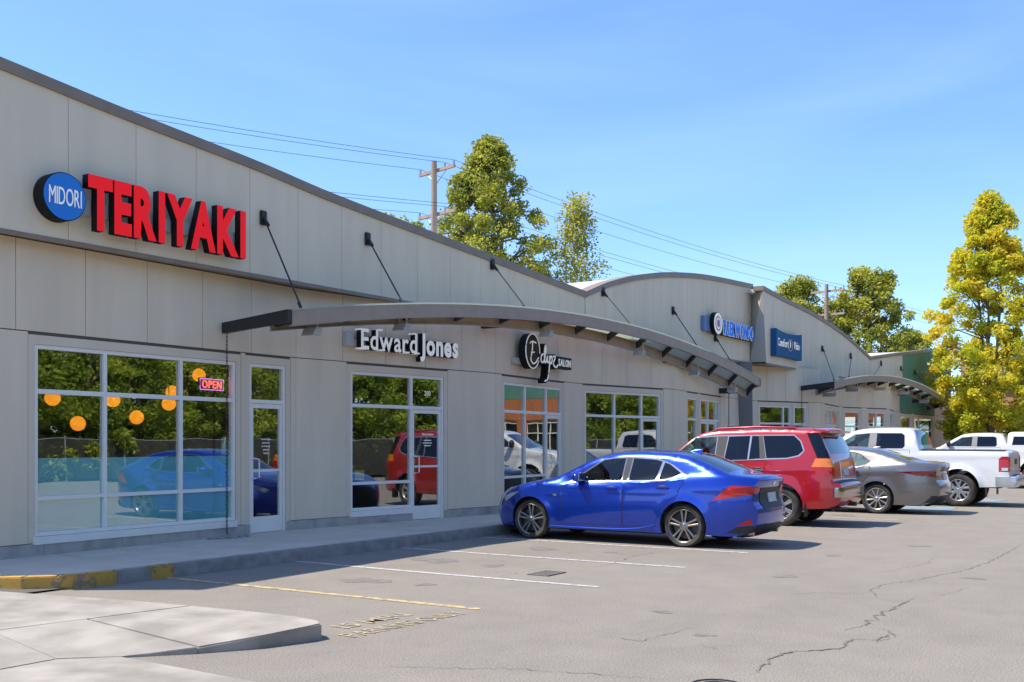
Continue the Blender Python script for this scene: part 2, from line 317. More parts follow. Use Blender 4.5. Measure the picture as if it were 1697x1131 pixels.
pc = [(7.447, 10.10), (7.1, 10.12), (6.8, 10.24), (6.55, 10.5), (6.38, 10.85), (6.2, 11.3), (6.1, 12.1)]; pi_ = [(7.447, 10.256), (7.15, 10.275), (6.92, 10.36), (6.7, 10.6), (6.53, 10.92), (6.36, 11.35), (6.26, 12.1)]
for i in range(len(pc) - 1):
    tz = [.152, .152, .150, .145, .135, .12, .10]
    prism('kerb_stone', [pc[i+1], pc[i], pi_[i], pi_[i+1]], -.04, [tz[i+1], tz[i], tz[i], tz[i+1]], M_YCURB, SW, .012)

# walkway island in the foreground
IS = empty('walkway_island'); tag(IS, kind='structure')
prism('slab', [(6.25, 5.895), (6.34, 6.02), (6.37, 6.3), (6.36, 6.72), (6.30, 7.5), (5.35, 7.65), (5.32, 6.26), (5.70, 6.02), (6.10, 5.90)], -.05, [.13, .13, .13, .13, .13, .13, .052, .10, .13], M_ISL, IS, .012)
prism('slab', [(6.298, 7.51), (6.19, 8.25), (5.89, 9.79), (4.6, 9.79), (4.6, 7.78), (5.348, 7.66)], -.05, .13, M_ISL, IS, .008)
prism('slab', [(5.343, 7.652), (4.6, 7.77), (4.55, 6.86), (4.91, 6.615), (5.06, 6.48), (5.313, 6.262)], -.05, [.13, .13, .03, .012, .02, .052], M_ISL, IS, .004)
prism('slab', [(4.545, 6.85), (4.595, 7.77), (4.595, 9.79), (1.0, 9.79), (1.0, 6.9)], -.05, [.03, .13, .13, .13, .03], M_ISL, IS, .006)
prism('gutter', [(4.90, 6.605), (4.54, 6.84), (1.0, 6.88), (1.0, 3.2), (4.80, 3.2), (4.88, 5.3)], -.05, [.012, .028, .028, .006, .006, .008], M_ISL, IS)

# ------------------------------------------------------------------ facade builder
class Seg:
    def __init__(s, p, q):
        s.p = Vector((p[0], p[1], 0)); s.q = Vector((q[0], q[1], 0)); s.d = (s.q - s.p); s.L = s.d.length; s.d.normalize(); s.n = Vector((s.d.y, -s.d.x, 0))
    def s(s, x): return (x - s.p.x) / s.d.x
    def pt(s, a, n, z): v = s.p + s.d * a + s.n * n; return (v.x, v.y, z)
    def hex(s, bm, a0, a1, z0, z1, n0, n1, mi=0):
        hexv(bm, [s.pt(a0, n1, z0), s.pt(a1, n1, z0), s.pt(a1, n0, z0), s.pt(a0, n0, z0), s.pt(a0, n1, z1), s.pt(a1, n1, z1), s.pt(a1, n0, z1), s.pt(a0, n0, z1)], mi)
    def box(s, name, a0, a1, z0, z1, n0, n1, m, parent):
        bm = bmesh.new(); s.hex(bm, a0, a1, z0, z1, n0, n1); return bmobj(name, bm, m, parent)
HEAD, TRN, RAIL, SILL, REV, WTOP, BASE, FLOOR = 2.82, 2.23, .87, .39, 2.97, 4.12, .31, .15
FR = .05
def glazing(sg, B, a0, a1, mull, doors, sill=SILL, rail=True, film=None, handle='r'):
    """one aluminium framed opening; mull = inner mullions, doors = index set of bays that are doors"""
    e = [a0] + mull + [a1]; nb = len(e) - 1
    W = empty('window' if not doors or nb > 1 else 'door', (0, 0, 0), B)
    n0, n1 = -.09, -.005
    f = bmesh.new()
    zb = [FLOOR if i in doors else sill for i in range(nb)]
    sg.hex(f, a0, a1, HEAD - FR, HEAD, n0, n1)
    for i, x in enumerate(e):
        lo = min(zb[max(0, i - 1)], zb[min(nb - 1, i)])
        w0, w1 = (x, x + FR) if i == 0 else ((x - FR, x) if i == nb else (x - FR / 2, x + FR / 2))
        sg.hex(f, w0, w1, lo, HEAD - FR, n0, n1)
    ins = []
    for i in range(nb):
        l = e[i] + (FR if i == 0 else FR / 2); r = e[i+1] - (FR if i == nb - 1 else FR / 2); ins.append((l, r))
        sg.hex(f, l, r, TRN - .03, TRN + .03, n0 + .003, n1 - .003)
        if i not in doors:
            sg.hex(f, l, r, sill, sill + FR, n0, n1 - .002)
            if rail: sg.hex(f, l, r, RAIL - .025, RAIL + .025, n0 + .003, n1 - .003)
    fo = bmobj('frame', f, M_ALU, W)
    runs = [i for i in range(nb) if i not in doors]
    if runs:
        sg.box('sill', e[runs[0]] - .03, e[runs[-1] + 1] - .002, sill - .10, sill - .003, -.08, .045, M_ALU, W)
    for i, (l, r) in enumerate(ins):
        sg.box('pane', l, r, TRN + .03, HEAD - FR, -.052, -.044, M_GLASS, W)
        if i in doors:
            D = empty('door_leaf', (0, 0, 0), W) if W.name.startswith('window') else W
            b = bmesh.new(); k = .055; zt = TRN - .035
            sg.hex(b, l + .008, l + k, FLOOR + .01, zt, -.075, -.02); sg.hex(b, r - k, r - .008, FLOOR + .01, zt, -.075, -.02)
            sg.hex(b, l + k, r - k, FLOOR + .01, FLOOR + .26, -.075, -.022); sg.hex(b, l + k, r - k, zt - .07, zt, -.075, -.022)
            bmobj('leaf_frame', b, M_ALU, D)
            sg.box('pane', l + k, r - k, FLOOR + .26, zt - .07, -.052, -.044, M_GLASS, D)
            hx = l + .03 if handle == 'l' else r - .03; sgn = 1 if handle == 'l' else -1
            tubeobj('handle', [sg.pt(hx, -.02, 1.02), sg.pt(hx, .045, 1.02), sg.pt(hx + sgn * .09, .045, 1.03), sg.pt(hx + sgn * .09, .045, 1.32), sg.pt(hx, .045, 1.33), sg.pt(hx, -.02, 1.33)], .012, M_ALU, D)
            b = bmesh.new(); sg.hex(b, l + k, r - k, 1.12, 1.16, -.04, -.03); bmobj('push_bar', b, M_ALU, D)
        else:
            if rail:
                sg.box('pane', l, r, RAIL + .025, TRN - .03, -.052, -.044, M_GLASS, W); sg.box('pane', l, r, sill + FR, RAIL - .025, -.052, -.044, M_GLASS, W)
            else: sg.box('pane', l, r, sill + FR, TRN - .03, -.052, -.044, M_GLASS, W)
            if film: sg.box('frosted_film', l, r, sill + FR, 1.38, -.068, -.064, film, W)
    return W
def facade(B, P, ops, mats=None):
    """P plan points; ops[i] = list of (x0, x1, [mullion xs], doors, extra kwargs)"""
    for i, (p, q) in enumerate(zip(P, P[1:])):
        sg = Seg(p, q); o = sorted([(sg.s(a), sg.s(b), [sg.s(m_) for m_ in ml], d, kw) for a, b, ml, d, kw in ops.get(i, [])], key=lambda t: t[0])
        mlow = (mats or {}).get(i, M_LOW)
        # backing wall with real openings (dark joints show between the panels)
        bk = bmesh.new(); cur = 0
        for a0, a1, ml, d, kw in o:
            sg.hex(bk, cur, a0, FLOOR, HEAD, -.2, -.004); e = [a0] + ml + [a1]; sl_ = kw.get('sill', SILL)
            for j in range(len(e) - 1):
                if j not in d: sg.hex(bk, e[j], e[j+1], FLOOR, sl_ - .003, -.2, -.004)
            cur = a1
        sg.hex(bk, cur, sg.L, FLOOR, HEAD, -.2, -.004); sg.hex(bk, 0, sg.L, HEAD, WTOP, -.2, -.004)
        bmobj('wall_core', bk, M_JOINT, B)
        # upper row of panels
        n = max(1, round(sg.L / 1.0)); 
        for k in range(n): sg.box('wall_panel', sg.L * k / n + .005, sg.L * (k + 1) / n - .005, REV + .014, WTOP, -.004, .018 + random.uniform(0, .002), mlow, B)
        # lower panels and window surrounds
        cur = 0; m = .10; spans = []
        for a0, a1, ml, d, kw in o:
            if a0 - m - cur > .05: spans.append((cur, a0 - m))
            e = [a0] + ml + [a1]; fulldoor = len(e) == 2 and 0 in d; sl_ = kw.get('sill', SILL)
            t = bmesh.new(); sg.hex(t, a0 - m + .004, a1 + m - .004, HEAD + .003, REV - .03, -.004, .012)
            sg.hex(t, a0 - m + .004, a0 - .004, BASE if 0 not in d else FLOOR, HEAD + .003, -.004, .012); sg.hex(t, a1 + .004, a1 + m - .004, BASE if (len(e) - 2) not in d else FLOOR, HEAD + .003, -.004, .012)
            for j in range(len(e) - 1):
                if j not in d: sg.hex(t, e[j] - (0.0 if j else .004), e[j+1] + (0.004 if j == len(e) - 2 else 0), BASE, sl_ - .11, -.004, .010)
            bmobj('window_surround', t, M_TRIM, B); cur = a1 + m
            glazing(sg, B, a0, a1, ml, d, **kw)
        if sg.L - cur > .05: spans.append((cur, sg.L))
        for a, b in spans:
            n = max(1, round((b - a) / 1.05))
            for k in range(n):
                sg.box('wall_panel', a + (b - a) * k / n + .004, a + (b - a) * (k + 1) / n - .004, BASE, REV, -.004, .016 + random.uniform(0, .002), mlow, B)
        # concrete plinth, interrupted by doors
        cuts = [0.0]
        for a0, a1, ml, d, kw in o:
            e = [a0] + ml + [a1]
            for j in sorted(d): cuts += [e[j] - .005, e[j+1] + .005]
        cuts.append(sg.L)
        for a, b in zip(cuts[::2], cuts[1::2]):
            n = max(1, round((b - a) / 1.2))
            for k in range(n): sg.box('plinth_block', a + (b - a) * k / n + .003, a + (b - a) * (k + 1) / n - .003, .04, BASE - .008, -.15, .028, M_PLINTH, B)
def upper_wall(B, prof, y, x0, x1, z0, pitch, col, slant=(0, 0)):
    xs = [x0]; k = math.ceil(x0 / pitch + .3)
    while k * pitch < x1 - .3: xs.append(k * pitch); k += 1
    xs.append(x1)
    for a, b in zip(xs, xs[1:]):
        a0, b0 = a + .004, b - .004; at, bt = a0, b0
        if a == x0: a0 += slant[0]
        if b == x1: b0 += slant[1]
        top = [(bt + (at - bt) * j / 4, smoothcurve(prof, bt + (at - bt) * j / 4) - .02) for j in range(5)]
        vprism('wall_panel', [(a0, z0), (b0, z0)] + top, y, y + .03, col(a), B)
    N = 60; pts = [(x0 + (x1 - x0) * j / N) for j in range(N + 1)]
    vprism('wall_core', [(x0 + .02 + slant[0], z0 + .02), (x1 - .02 + slant[1], z0 + .02)] + [(x, smoothcurve(prof, x) - .03) for x in reversed(pts[1:-1])], y + .02, y + .22, M_JOINT, B)
    # coping in lengths
    n = max(1, round((x1 - x0) / 3.0))
    for k in range(n):
        a = x0 - .01 + (x1 - x0) * k / n + .004; b = x0 + (x1 - x0) * (k + 1) / n - .004; q = [a + (b - a) * j / 8 for j in range(9)]
        vprism('coping', [(x, smoothcurve(prof, x) - .13) for x in q] + [(x, smoothcurve(prof, x) + .012) for x in reversed(q)], y - .035, y + .30, M_COPE, B)
PROF1 = [(5.4, 6.33), (7.25, 6.18), (8.95, 6.03), (11.42, 5.85), (12.95, 5.70), (17.41, 5.40), (21.62, 5.11)]
PROF2 = [(21.62, 5.11), (22.58, 5.43), (23.57, 5.69), (24.44, 5.88), (26.12, 6.17), (28.69, 6.45), (32.9, 6.68)]
PROF3 = [(31.7, 6.52), (34.1, 6.36), (37.35, 6.19), (41.1, 5.80), (44.9, 5.16)]
PROF4 = [(44.9, 5.16), (50.5, 5.75), (57.8, 6.43), (62, 6.6)]
M_FILM = glassmat('teal_film', (.30, .52, .52), .02)
def film():
    m = mat('teal_frosted', (.34, .80, .82), .6, col2=(.26, .66, .72), scale=1.1, stretch=(1, 1, .15)); return m
B1 = empty('strip_mall_building', (5.6, 12.25, 0)); B1.location = (0, 0, 0)
tag(B1, 'near grey panelled shop building with zigzag storefronts and a sloping dark roof edge', 'building')
facade(B1, PA, {0: [(7.87, 11.28, [8.93, 10.23], set(), dict(film=film())), (11.57, 12.37, [], {0}, dict(handle='l'))],
                1: [(13.79, 16.11, [15.27], {1}, dict(handle='l'))],
                2: [(17.95, 20.76, [18.95, 19.97], {2}, dict(handle='l'))],
                3: [(21.84, 24.78, [22.95, 24.01], {2}, dict(handle='l'))],
                4: [(26.57, 27.46, [], set(), {}), (27.82, 29.76, [28.6, 29.43], {0, 1}, {})]})
YU1 = 12.05
upper_wall(B1, PROF1, YU1, 5.5, 21.6, 4.15, 1.02, lambda x: M_UP)
upper_wall(B1, PROF2, YU1, 21.63, 32.6, 4.15, 1.10, lambda x: M_UP, (0, -.22))
mesh('soffit', [(5.5, YU1 - .01, 4.135), (32.4, YU1 - .01, 4.135), (32.4, 12.75, 4.135), (5.5, 12.75, 4.135)], [(0, 1, 2, 3)], M_COPE, B1)
box('soffit_trim', 5.5, 32.38, YU1 - .012, YU1 + .05, 4.095, 4.15, M_COPE, B1)
# vaulted roofs behind the parapets
M_ROOF = mat('roof_membrane', (.62, .60, .56), .8, col2=(.55, .53, .50), scale=1)
for prof, x0, x1, y in ((PROF1, 5.5, 21.61, 12.06), (PROF2, 21.62, 32.6, 12.06)):
    q = [x0 + (x1 - x0) * j / 40 for j in range(41)]
    vprism('roof', [(x, smoothcurve(prof, x) - .16) for x in q] + [(x, smoothcurve(prof, x) - .05) for x in reversed(q)], y + .25, 26, M_ROOF, B1)
M_SIDE = mat('side_wall', (.42, .39, .35), .85)
vprism('side_wall', [(5.5, .1), (5.7, .1), (5.7, 6.1), (5.5, 6.1)], 12.3, 26, M_SIDE, B1)
vprism('rear_wall', [(5.7, .1), (32.9, .1), (32.9, 4.9), (5.7, 4.9)], 25.9, 26.1, M_SIDE, B1)
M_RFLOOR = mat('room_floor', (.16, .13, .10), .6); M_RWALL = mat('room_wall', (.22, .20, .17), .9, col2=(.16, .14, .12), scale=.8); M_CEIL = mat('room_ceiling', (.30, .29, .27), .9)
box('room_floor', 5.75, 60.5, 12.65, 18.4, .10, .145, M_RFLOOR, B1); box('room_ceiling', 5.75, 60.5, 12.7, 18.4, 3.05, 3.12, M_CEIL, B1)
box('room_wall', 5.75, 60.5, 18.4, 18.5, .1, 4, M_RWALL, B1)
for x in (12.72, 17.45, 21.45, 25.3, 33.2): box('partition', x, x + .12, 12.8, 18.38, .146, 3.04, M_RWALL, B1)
# return wall between the two upper walls, leaning
B2 = empty('strip_mall_wing'); tag(B2, 'farther grey shop wing with leaning wall edge and green end panels behind the red suv', 'building')
mesh('leaning_return', [(32.02, 11.5, 6.44), (32.62, 12.06, 6.60), (32.41, 12.06, 4.15), (32.37, 11.5, 4.15), (32.3, 11.53, 6.40), (32.9, 12.2, 6.60), (32.8, 12.2, 4.15), (32.6, 11.53, 4.15)], HEX, mat('return_panel', (.46, .42, .36), .8), B2)
upper_wall(B2, PROF3, 11.5, 32.02, 44.88, 4.12, 1.10, lambda x: M_UP, (.36, 0))
upper_wall(B2, PROF4, 11.5, 44.91, 61.9, 4.12, 1.10, lambda x: M_GREEN if x > 50.3 else M_UP)
mesh('soffit', [(32.4, 11.49, 4.105), (61.9, 11.49, 4.105), (61.9, 12.75, 4.105), (32.4, 12.75, 4.105)], [(0, 1, 2, 3)], M_COPE, B2)
box('soffit_trim', 32.42, 61.9, 11.488, 11.55, 4.065, 4.12, M_COPE, B2)
for prof, x0, x1 in ((PROF3, 32.1, 44.89), (PROF4, 44.9, 61.9)):
    q = [x0 + (x1 - x0) * j / 40 for j in range(41)]
    vprism('roof', [(x, smoothcurve(prof, x) - .16) for x in q] + [(x, smoothcurve(prof, x) - .05) for x in reversed(q)], 11.78, 26, M_ROOF, B2)
facade(B2, PB, {0: [(33.62, 35.05, [34.72], set(), {}), (35.2, 35.77, [], {0}, {})],
                1: [(37.35, 40.3, [38.9], {0}, {})],
                2: [(41.35, 42.35, [], set(), {}), (42.9, 44.1, [43.5], {0}, {})],
                3: [(45.6, 47.2, [], set(), {})],
                4: [(50.15, 51.95, [], set(), {}), (52.4, 56.0, [53.4], set(), {})],
                5: [(59.4, 61.2, [], set(), {})]}, {4: M_LOW})
sgE = Seg(PB[4], PB[5])
sgE.box('green_fascia', .02, sgE.L - .02, REV + .02, WTOP, .021, .035, M_GREEN, B2)
box('rear_wall', 33, 61.9, 25.9, 26.1, .1, 4.9, M_SIDE, B2)
# leaning fin and utility hatch beside the wing
mesh('leaning_fin', [(32.45, 11.95, .15), (32.95, 12.25, .15), (32.95, 12.42, .15), (32.3, 12.42, .15), (31.75, 11.75, 4.1), (32.6, 12.05, 4.1), (32.6, 12.42, 4.1), (31.6, 12.42, 4.1)], HEX, mat('fin_grey', (.20, .20, .20), .7), B2)
sgD = Seg(PA[4], PA[5])
sgD.box('utility_hatch', sgD.s(30.7), sgD.s(31.75), .6, 2.32, .02, .05, M_TRIM, B1); sgD.box('hatch_frame', sgD.s(30.55), sgD.s(31.9), .5, 2.42, .016, .03, M_LOW, B1)

# ------------------------------------------------------------------ canopies
M_POLY = None
def polymat():
    m = bpy.data.materials.new('canopy_glazing'); m.use_nodes = True; n = m.node_tree.nodes; l = m.node_tree.links; b = n['Principled BSDF']
    b.inputs['Base Color'].default_value = (.50, .54, .50, 1); b.inputs['Roughness'].default_value = .35
    t = n.new('ShaderNodeBsdfTranslucent'); t.inputs[0].default_value = (.72, .78, .72, 1); x = n.new('ShaderNodeMixShader'); x.inputs[0].default_value = .55
    l.new(b.outputs[0], x.inputs[1]); l.new(t.outputs[0], x.inputs[2]); l.new(x.outputs[0], n['Material Output'].inputs[0]); return m
M_POLY = polymat()
M_LAMP = mat('fixture_grey', (.42, .40, .37), .5)
def sweep(name, xs, zf, sect, m, parent):
    """sect: closed (y, dz) section swept along X following zf"""
    bm = bmesh.new(); sf = sect if callable(sect) else (lambda x: sect); rings = [[bm.verts.new((x, y, zf(x) + dz)) for y, dz in sf(x)] for x in xs]; n = len(rings[0])
    for a, b in zip(rings, rings[1:]):
        for k in range(n): bm.faces.new((a[k], a[(k + 1) % n], b[(k + 1) % n], b[k]))
    bm.faces.new(rings[0][::-1]); bm.faces.new(rings[-1])
    return bmobj(name, bm, m, parent, True, 35)
def canopy(label, x0, x1, yf, yr, zend, zpk, plates, nraft, lights, brackets, left_block, drops):
    o = empty('arched_canopy'); tag(o, label, 'canopy', 'arched glazed canopies over the shopfronts')
    xm = (x0 + x1) / 2; hl = (x1 - x0) / 2
    zf = lambda x: zend + (zpk - zend) * (1 - ((x - xm) / hl) ** 2)
    q = [x0 + (x1 - x0) * j / 48 for j in range(49)]; dp = lambda x: interp(drops, x)
    chan = lambda y, s: [(y, 0), (y + s * .075, 0), (y + s * .075, -.018), (y + s * .018, -.018), (y + s * .018, -.21), (y + s * .075, -.21), (y + s * .075, -.228), (y, -.228)]
    sweep('front_beam', q, zf, chan(yf, 1), M_STEEL, o)
    sweep('front_edge_cap', q, zf, [(yf - .02, .003), (yf + .085, .003), (yf + .085, .026), (yf - .02, .026)], M_POLY, o)
    sweep('rear_beam', q, zf, lambda x: [(y, dz - dp(x)) for y, dz in chan(yr, -1)], M_STEEL, o)
    for k in range(nraft + 1):
        x = x0 + .06 + (x1 - x0 - .12) * k / nraft; z = zf(x)
        mesh('rafter', [(x - .04, yf + .08, z - .19), (x + .04, yf + .08, z - .19), (x + .04, yr - .08, z - .17 - dp(x)), (x - .04, yr - .08, z - .17 - dp(x)), (x - .04, yf + .08, z - .05), (x + .04, yf + .08, z - .05), (x + .04, yr - .08, z - .02 - dp(x)), (x - .04, yr - .08, z - .02 - dp(x))], HEX, M_DARK, o)
        if k < nraft:
            xb = x0 + .06 + (x1 - x0 - .12) * (k + 1) / nraft; qq = [x + (xb - x) * j / 5 for j in range(6)]
            qq[0] += .006; qq[-1] -= .006
            sweep('glazing_panel', qq, zf, lambda x: [(yf + .09, -.034), (yr - .02, -.002 - dp(x)), (yr - .02, .010 - dp(x)), (yf + .09, -.022)], M_POLY, o)
    for x in lights:
        z = zf(x) - .22 - dp(x); b = bmesh.new()
        hexv(b, [(x - .10, yf + .16, z - .12), (x + .06, yf + .16, z - .12), (x + .06, yr - .05, z - .12), (x - .10, yr - .05, z - .12), (x - .03, yf + .16, z), (x + .10, yf + .16, z), (x + .10, yr - .05, z), (x - .03, yr - .05, z)])
        lf = bmobj('light_fixture', b, M_LAMP, o)
        b = bmesh.new(); bbox(b, x - .085, x + .045, yf + .2, yr - .09, z - .135, z - .121); bmobj('diffuser', b, M_WHITE, lf)
        for y in (yf + .2, yr - .1): tubeobj('bracket', [(x + .03, y, z - .01), (x + .03, y, z + .2)], .018, M_LAMP, lf, 6)
    for x in brackets:
        box('wall_bracket', x - .06, x + .06, yr + .002, wallY(x) - .02, zf(x) - .22 - dp(x), zf(x) - .06 - dp(x), M_DARK, o)
    for (xp, zp, xe) in plates:
        z = zf(xe); yw = yplate - .002
        pl = box('wall_plate', xp - .06, xp + .06, yw - .05, yw, zp - .11, zp + .11, M_DARK, o, .01)
        tubeobj('clevis', [(xp, yw - .04, zp), (xp + (xe - xp) * .07, yw - .14, zp - .13)], .028, M_DARK, pl, 8)
        tubeobj('tie_rod', [(xp, yw - .05, zp - .02), (xe, yf + .12, z + .02)], .013, M_DARK, o, 8)
        tubeobj('rod_foot', [(xe, yf + .12, z - .01), (xp + (xe - xp) * .92, yf + .12 + (yw - yf - .17) * .08, z + (zp - z) * .08)], .024, M_DARK, o, 8)
    if left_block:
        zl = zf(x0); yw = wallY(x0)
        mesh('end_gutter', [(x0 - .10, yf + .0, zl - .17), (x0 - .012, yf + .0, zl - .17), (x0 - .012, yw - .05, zl - .26), (x0 - .10, yw - .05, zl - .26), (x0 - .10, yf + .0, zl + .01), (x0 - .012, yf + .0, zl + .01), (x0 - .012, yw - .05, zl - .10), (x0 - .10, yw - .05, zl - .10)], HEX, M_DARK, o)
        zr = zf(x1); yw2 = wallY(x1) - .1
        mesh('end_beam', [(x1 + .012, yf, zr - .22), (x1 + .08, yf, zr - .22), (x1 + .08, yw2, zr - .42), (x1 + .012, yw2, zr - .42), (x1 + .012, yf, zr), (x1 + .08, yf, zr), (x1 + .08, yw2, zr - .22), (x1 + .012, yw2, zr - .22)], HEX, M_DARK, o)
    return zf
yplate = 12.05
zf1 = canopy('long arched steel canopy over the near shopfronts below the red letter sign', 11.06, 30.4, 11.0, 11.46, 3.49, 4.30,
       [(11.47, 5.02, 11.37), (13.89, 5.09, 13.74), (17.72, 5.2, 17.56), (22.46, 5.21, 22.2), (26.48, 5.18, 26.14), (29.47, 4.69, 28.6)], 13,
       [11.75, 13.9, 18.6, 22.9, 26.2, 28.9], [17.2, 24.9, 29.7], True, [(11, .05), (16.5, .12), (22.5, .23), (26, .32), (30.4, .34)])
yplate = 11.5
zf2 = canopy('farther arched canopy over the wing shopfronts beside the yellow tree', 35.5, 54.4, 10.25, 10.9, 3.62, 4.24,
       [(38.2, 5.0, 35.9), (41.9, 5.0, 37.6), (46.6, 5.0, 41.0), (50.2, 5.0, 45.8), (53.0, 4.98, 50.0), (56.0, 4.95, 53.0)], 12,
       [36.2, 39, 43, 47, 51], [42.5, 46, 49, 52], True, [(35, .2), (55, .2)])
def chain(name, label, x, y, z1):
    bm = bmesh.new(); n = int((z1 - .18) / .062)
    for k in range(n):
        z = z1 - .031 - k * .062; pts = []
        for t in range(9):
            a = 2 * math.pi * t / 8; u = .016 * math.cos(a); v = .038 * math.sin(a)
            pts.append((x + (u if k % 2 else 0), y + (0 if k % 2 else u), z + v))
        tube(bm, pts, .006, 4, False)
    return tag(bmobj(name, bm, mat('rusty_chain', (.09, .055, .035), .8, .3), None, True), label, 'rain chain', 'rain chains below the canopies')
chain('rain_chain', 'rusty rain chain hanging in front of the big restaurant window', 11.02, wallY(11.02) - .09, 3.24)
chain('rain_chain', 'thin dark rain chain hanging at the end of the near canopy', 29.75, 11.72, 3.30)
chain('rain_chain', 'far rain chain hanging from the wing canopy left end', 35.45, wallY(35.45) - .09, 3.4)
bm = bmesh.new()
for k in range(110):
    a = rng.uniform(0, 6.28); r_ = rng.uniform(0, 1) ** .6; s_ = rng.uniform(.012, .03)
    bmesh.ops.create_icosphere(bm, subdivisions=1, radius=s_, matrix=Matrix.Translation((10.98 + .42 * r_ * math.cos(a), 12.27 - abs(.20 * r_ * math.sin(a)), .155 + s_ * .3)) @ Matrix.Diagonal((1.3, 1, .7, 1)))
tag(bmobj('drain_gravel', bm, mat('gravel', (.22, .21, .2), .9, col2=(.42, .40, .38), scale=12)), 'small heap of grey gravel under the rain chain', 'gravel', kind='stuff')

# ------------------------------------------------------------------ signs
def glyph(ch, size, offset, ext, xs=1.0, shear=0.):
    cu = bpy.data.curves.new('glyph', 'FONT'); cu.body = ch; cu.size = size; cu.offset = offset; cu.extrude = ext / 2; cu.resolution_u = 3; cu.shear = shear
    o = bpy.data.objects.new('glyph', cu); C.objects.link(o); bpy.context.view_layer.update()
    me = bpy.data.meshes.new_from_object(o.evaluated_get(bpy.context.evaluated_depsgraph_get())); bpy.data.objects.remove(o); bpy.data.curves.remove(cu)
    v = np.zeros(len(me.vertices) * 3); me.vertices.foreach_get('co', v); v = v.reshape(-1, 3); v[:, 0] *= xs
    x0 = v[:, 0].min(); v[:, 0] -= x0; v[:, 2] += ext / 2
    return me, v
KERN = {('Y', 'A'): -.16, ('T', 'E'): -.02, ('A', 'K'): -.01, ('R', 'I'): .01, ('T', 'A'): -.14, ('W', 'O'): -.03, ('K', 'W'): -.04}
def lettering(text, parent, org, d, nrm, width, height, ext, mface, mside, offset=0., gap=.02, name='letter', shear=0., inset=0., basefit='H', back=0.):
    """letters laid along d, standing on org, facing nrm; scaled to width and cap height"""
    d = Vector(d).normalized(); nrm = Vector(nrm).normalized(); up = Vector((0, 0, 1))
    if abs(nrm.z) > .5: up = nrm.cross(d).normalized()
    me0, v0 = glyph(basefit, 1.0, 0, .01); bpy.data.meshes.remove(me0); sz = height / (v0[:, 1].max() - v0[:, 1].min())
    items = []; x = 0
    pc_ = None
    for ch in text:
        if ch == ' ': x += .28 * height; continue
        x += KERN.get((pc_, ch), 0) * height; pc_ = ch
        me, v = glyph(ch, sz, offset, ext, shear=shear); w = v[:, 0].max()
        if inset:
            bpy.data.meshes.remove(me); me, v = glyph(ch, sz, offset - inset, ext, shear=shear); v[:, 0] += inset
        items.append((me, v, x)); x += w + gap
    tot = x - gap; k = width / tot; outs = []
    org = Vector(org)
    for me, v, x in items:
        co = [org + d * ((p[0] + x) * k) + up * p[1] + nrm * (p[2] + back) for p in v]
        me.vertices.foreach_set('co', [c for p in co for c in p]); me.update(); me.materials.clear(); me.materials.append(mside); me.materials.append(mface)
        for p in me.polygons: p.material_index = 1 if p.normal.dot(nrm) > .9 else 0
        outs.append(link(bpy.data.objects.new(name, me), parent)); me.name = name
    return outs
def disc(name, c, d, nrm, r1, r2, n0, n1, m, parent, seg=48):
    d = Vector(d).normalized(); nrm = Vector(nrm).normalized(); up = Vector((0, 0, 1)); c = Vector(c); bm = bmesh.new()
    a = [bm.verts.new(c + d * r1 * math.cos(t) + up * r2 * math.sin(t) + nrm * n0) for t in [2 * math.pi * k / seg for k in range(seg)]]
    b = [bm.verts.new(c + d * r1 * math.cos(t) + up * r2 * math.sin(t) + nrm * n1) for t in [2 * math.pi * k / seg for k in range(seg)]]
    bm.faces.new(a[::-1]); bm.faces.new(b)
    for k in range(seg): bm.faces.new((a[k], a[(k + 1) % seg], b[(k + 1) % seg], b[k]))
    return bmobj(name, bm, m, parent)
M_SRED = mat('sign_red', (.85, .010, .014), .5, spec=.2, emit=.15); M_SBLUE = mat('sign_blue', (.02, .17, .55), .5, spec=.2, emit=.06); M_SBLK = mat('sign_black', (.012, .01, .01), .6, spec=.2)  # red and blue faces get a faint added glow to stand out in shade
M_SWH = mat('sign_white', (.90, .87, .78), .5, emit=.07); M_RACE = mat('raceway_grey', (.5, .48, .45), .6); M_TBL = mat('sign_bright_blue', (.02, .16, .62), .5, spec=.2, emit=.12); M_CVB = mat('sign_navy', (.012, .10, .24), .55, spec=.15)  # white and bright blue also emit a little, brightness added against the shaded wall
X_ = Vector((1, 0, 0)); NY = Vector((0, -1, 0))
s = empty('red_letter_sign', (0, 0, 0)); tag(s, 'large red block letter sign with black sides on the upper wall', 'sign')
box('raceway', 8.30, 10.95, 11.96, 12.048, 4.50, 4.68, M_RACE, s)
lettering('TERIYAKI', s, (8.28, 11.93, 4.335), X_, NY, 2.64, .61, .12, M_SRED, M_SBLK, offset=.044, gap=.05)
s = empty('round_sign', (0, 0, 0)); tag(s, 'round blue disc sign with white lettering beside the red letters', 'sign')
disc('can', (7.97, 12.04, 4.64), X_, NY, .30, .30, 0, .20, M_SBLK, s); disc('face', (7.97, 12.04, 4.64), X_, NY, .288, .288, .20, .206, M_SBLUE, s)
lettering('MIDORI', s, (7.745, 12.04, 4.53), X_, NY, 0.45, .215, .006, M_SWH, M_SWH, offset=0, gap=.03, back=.215)
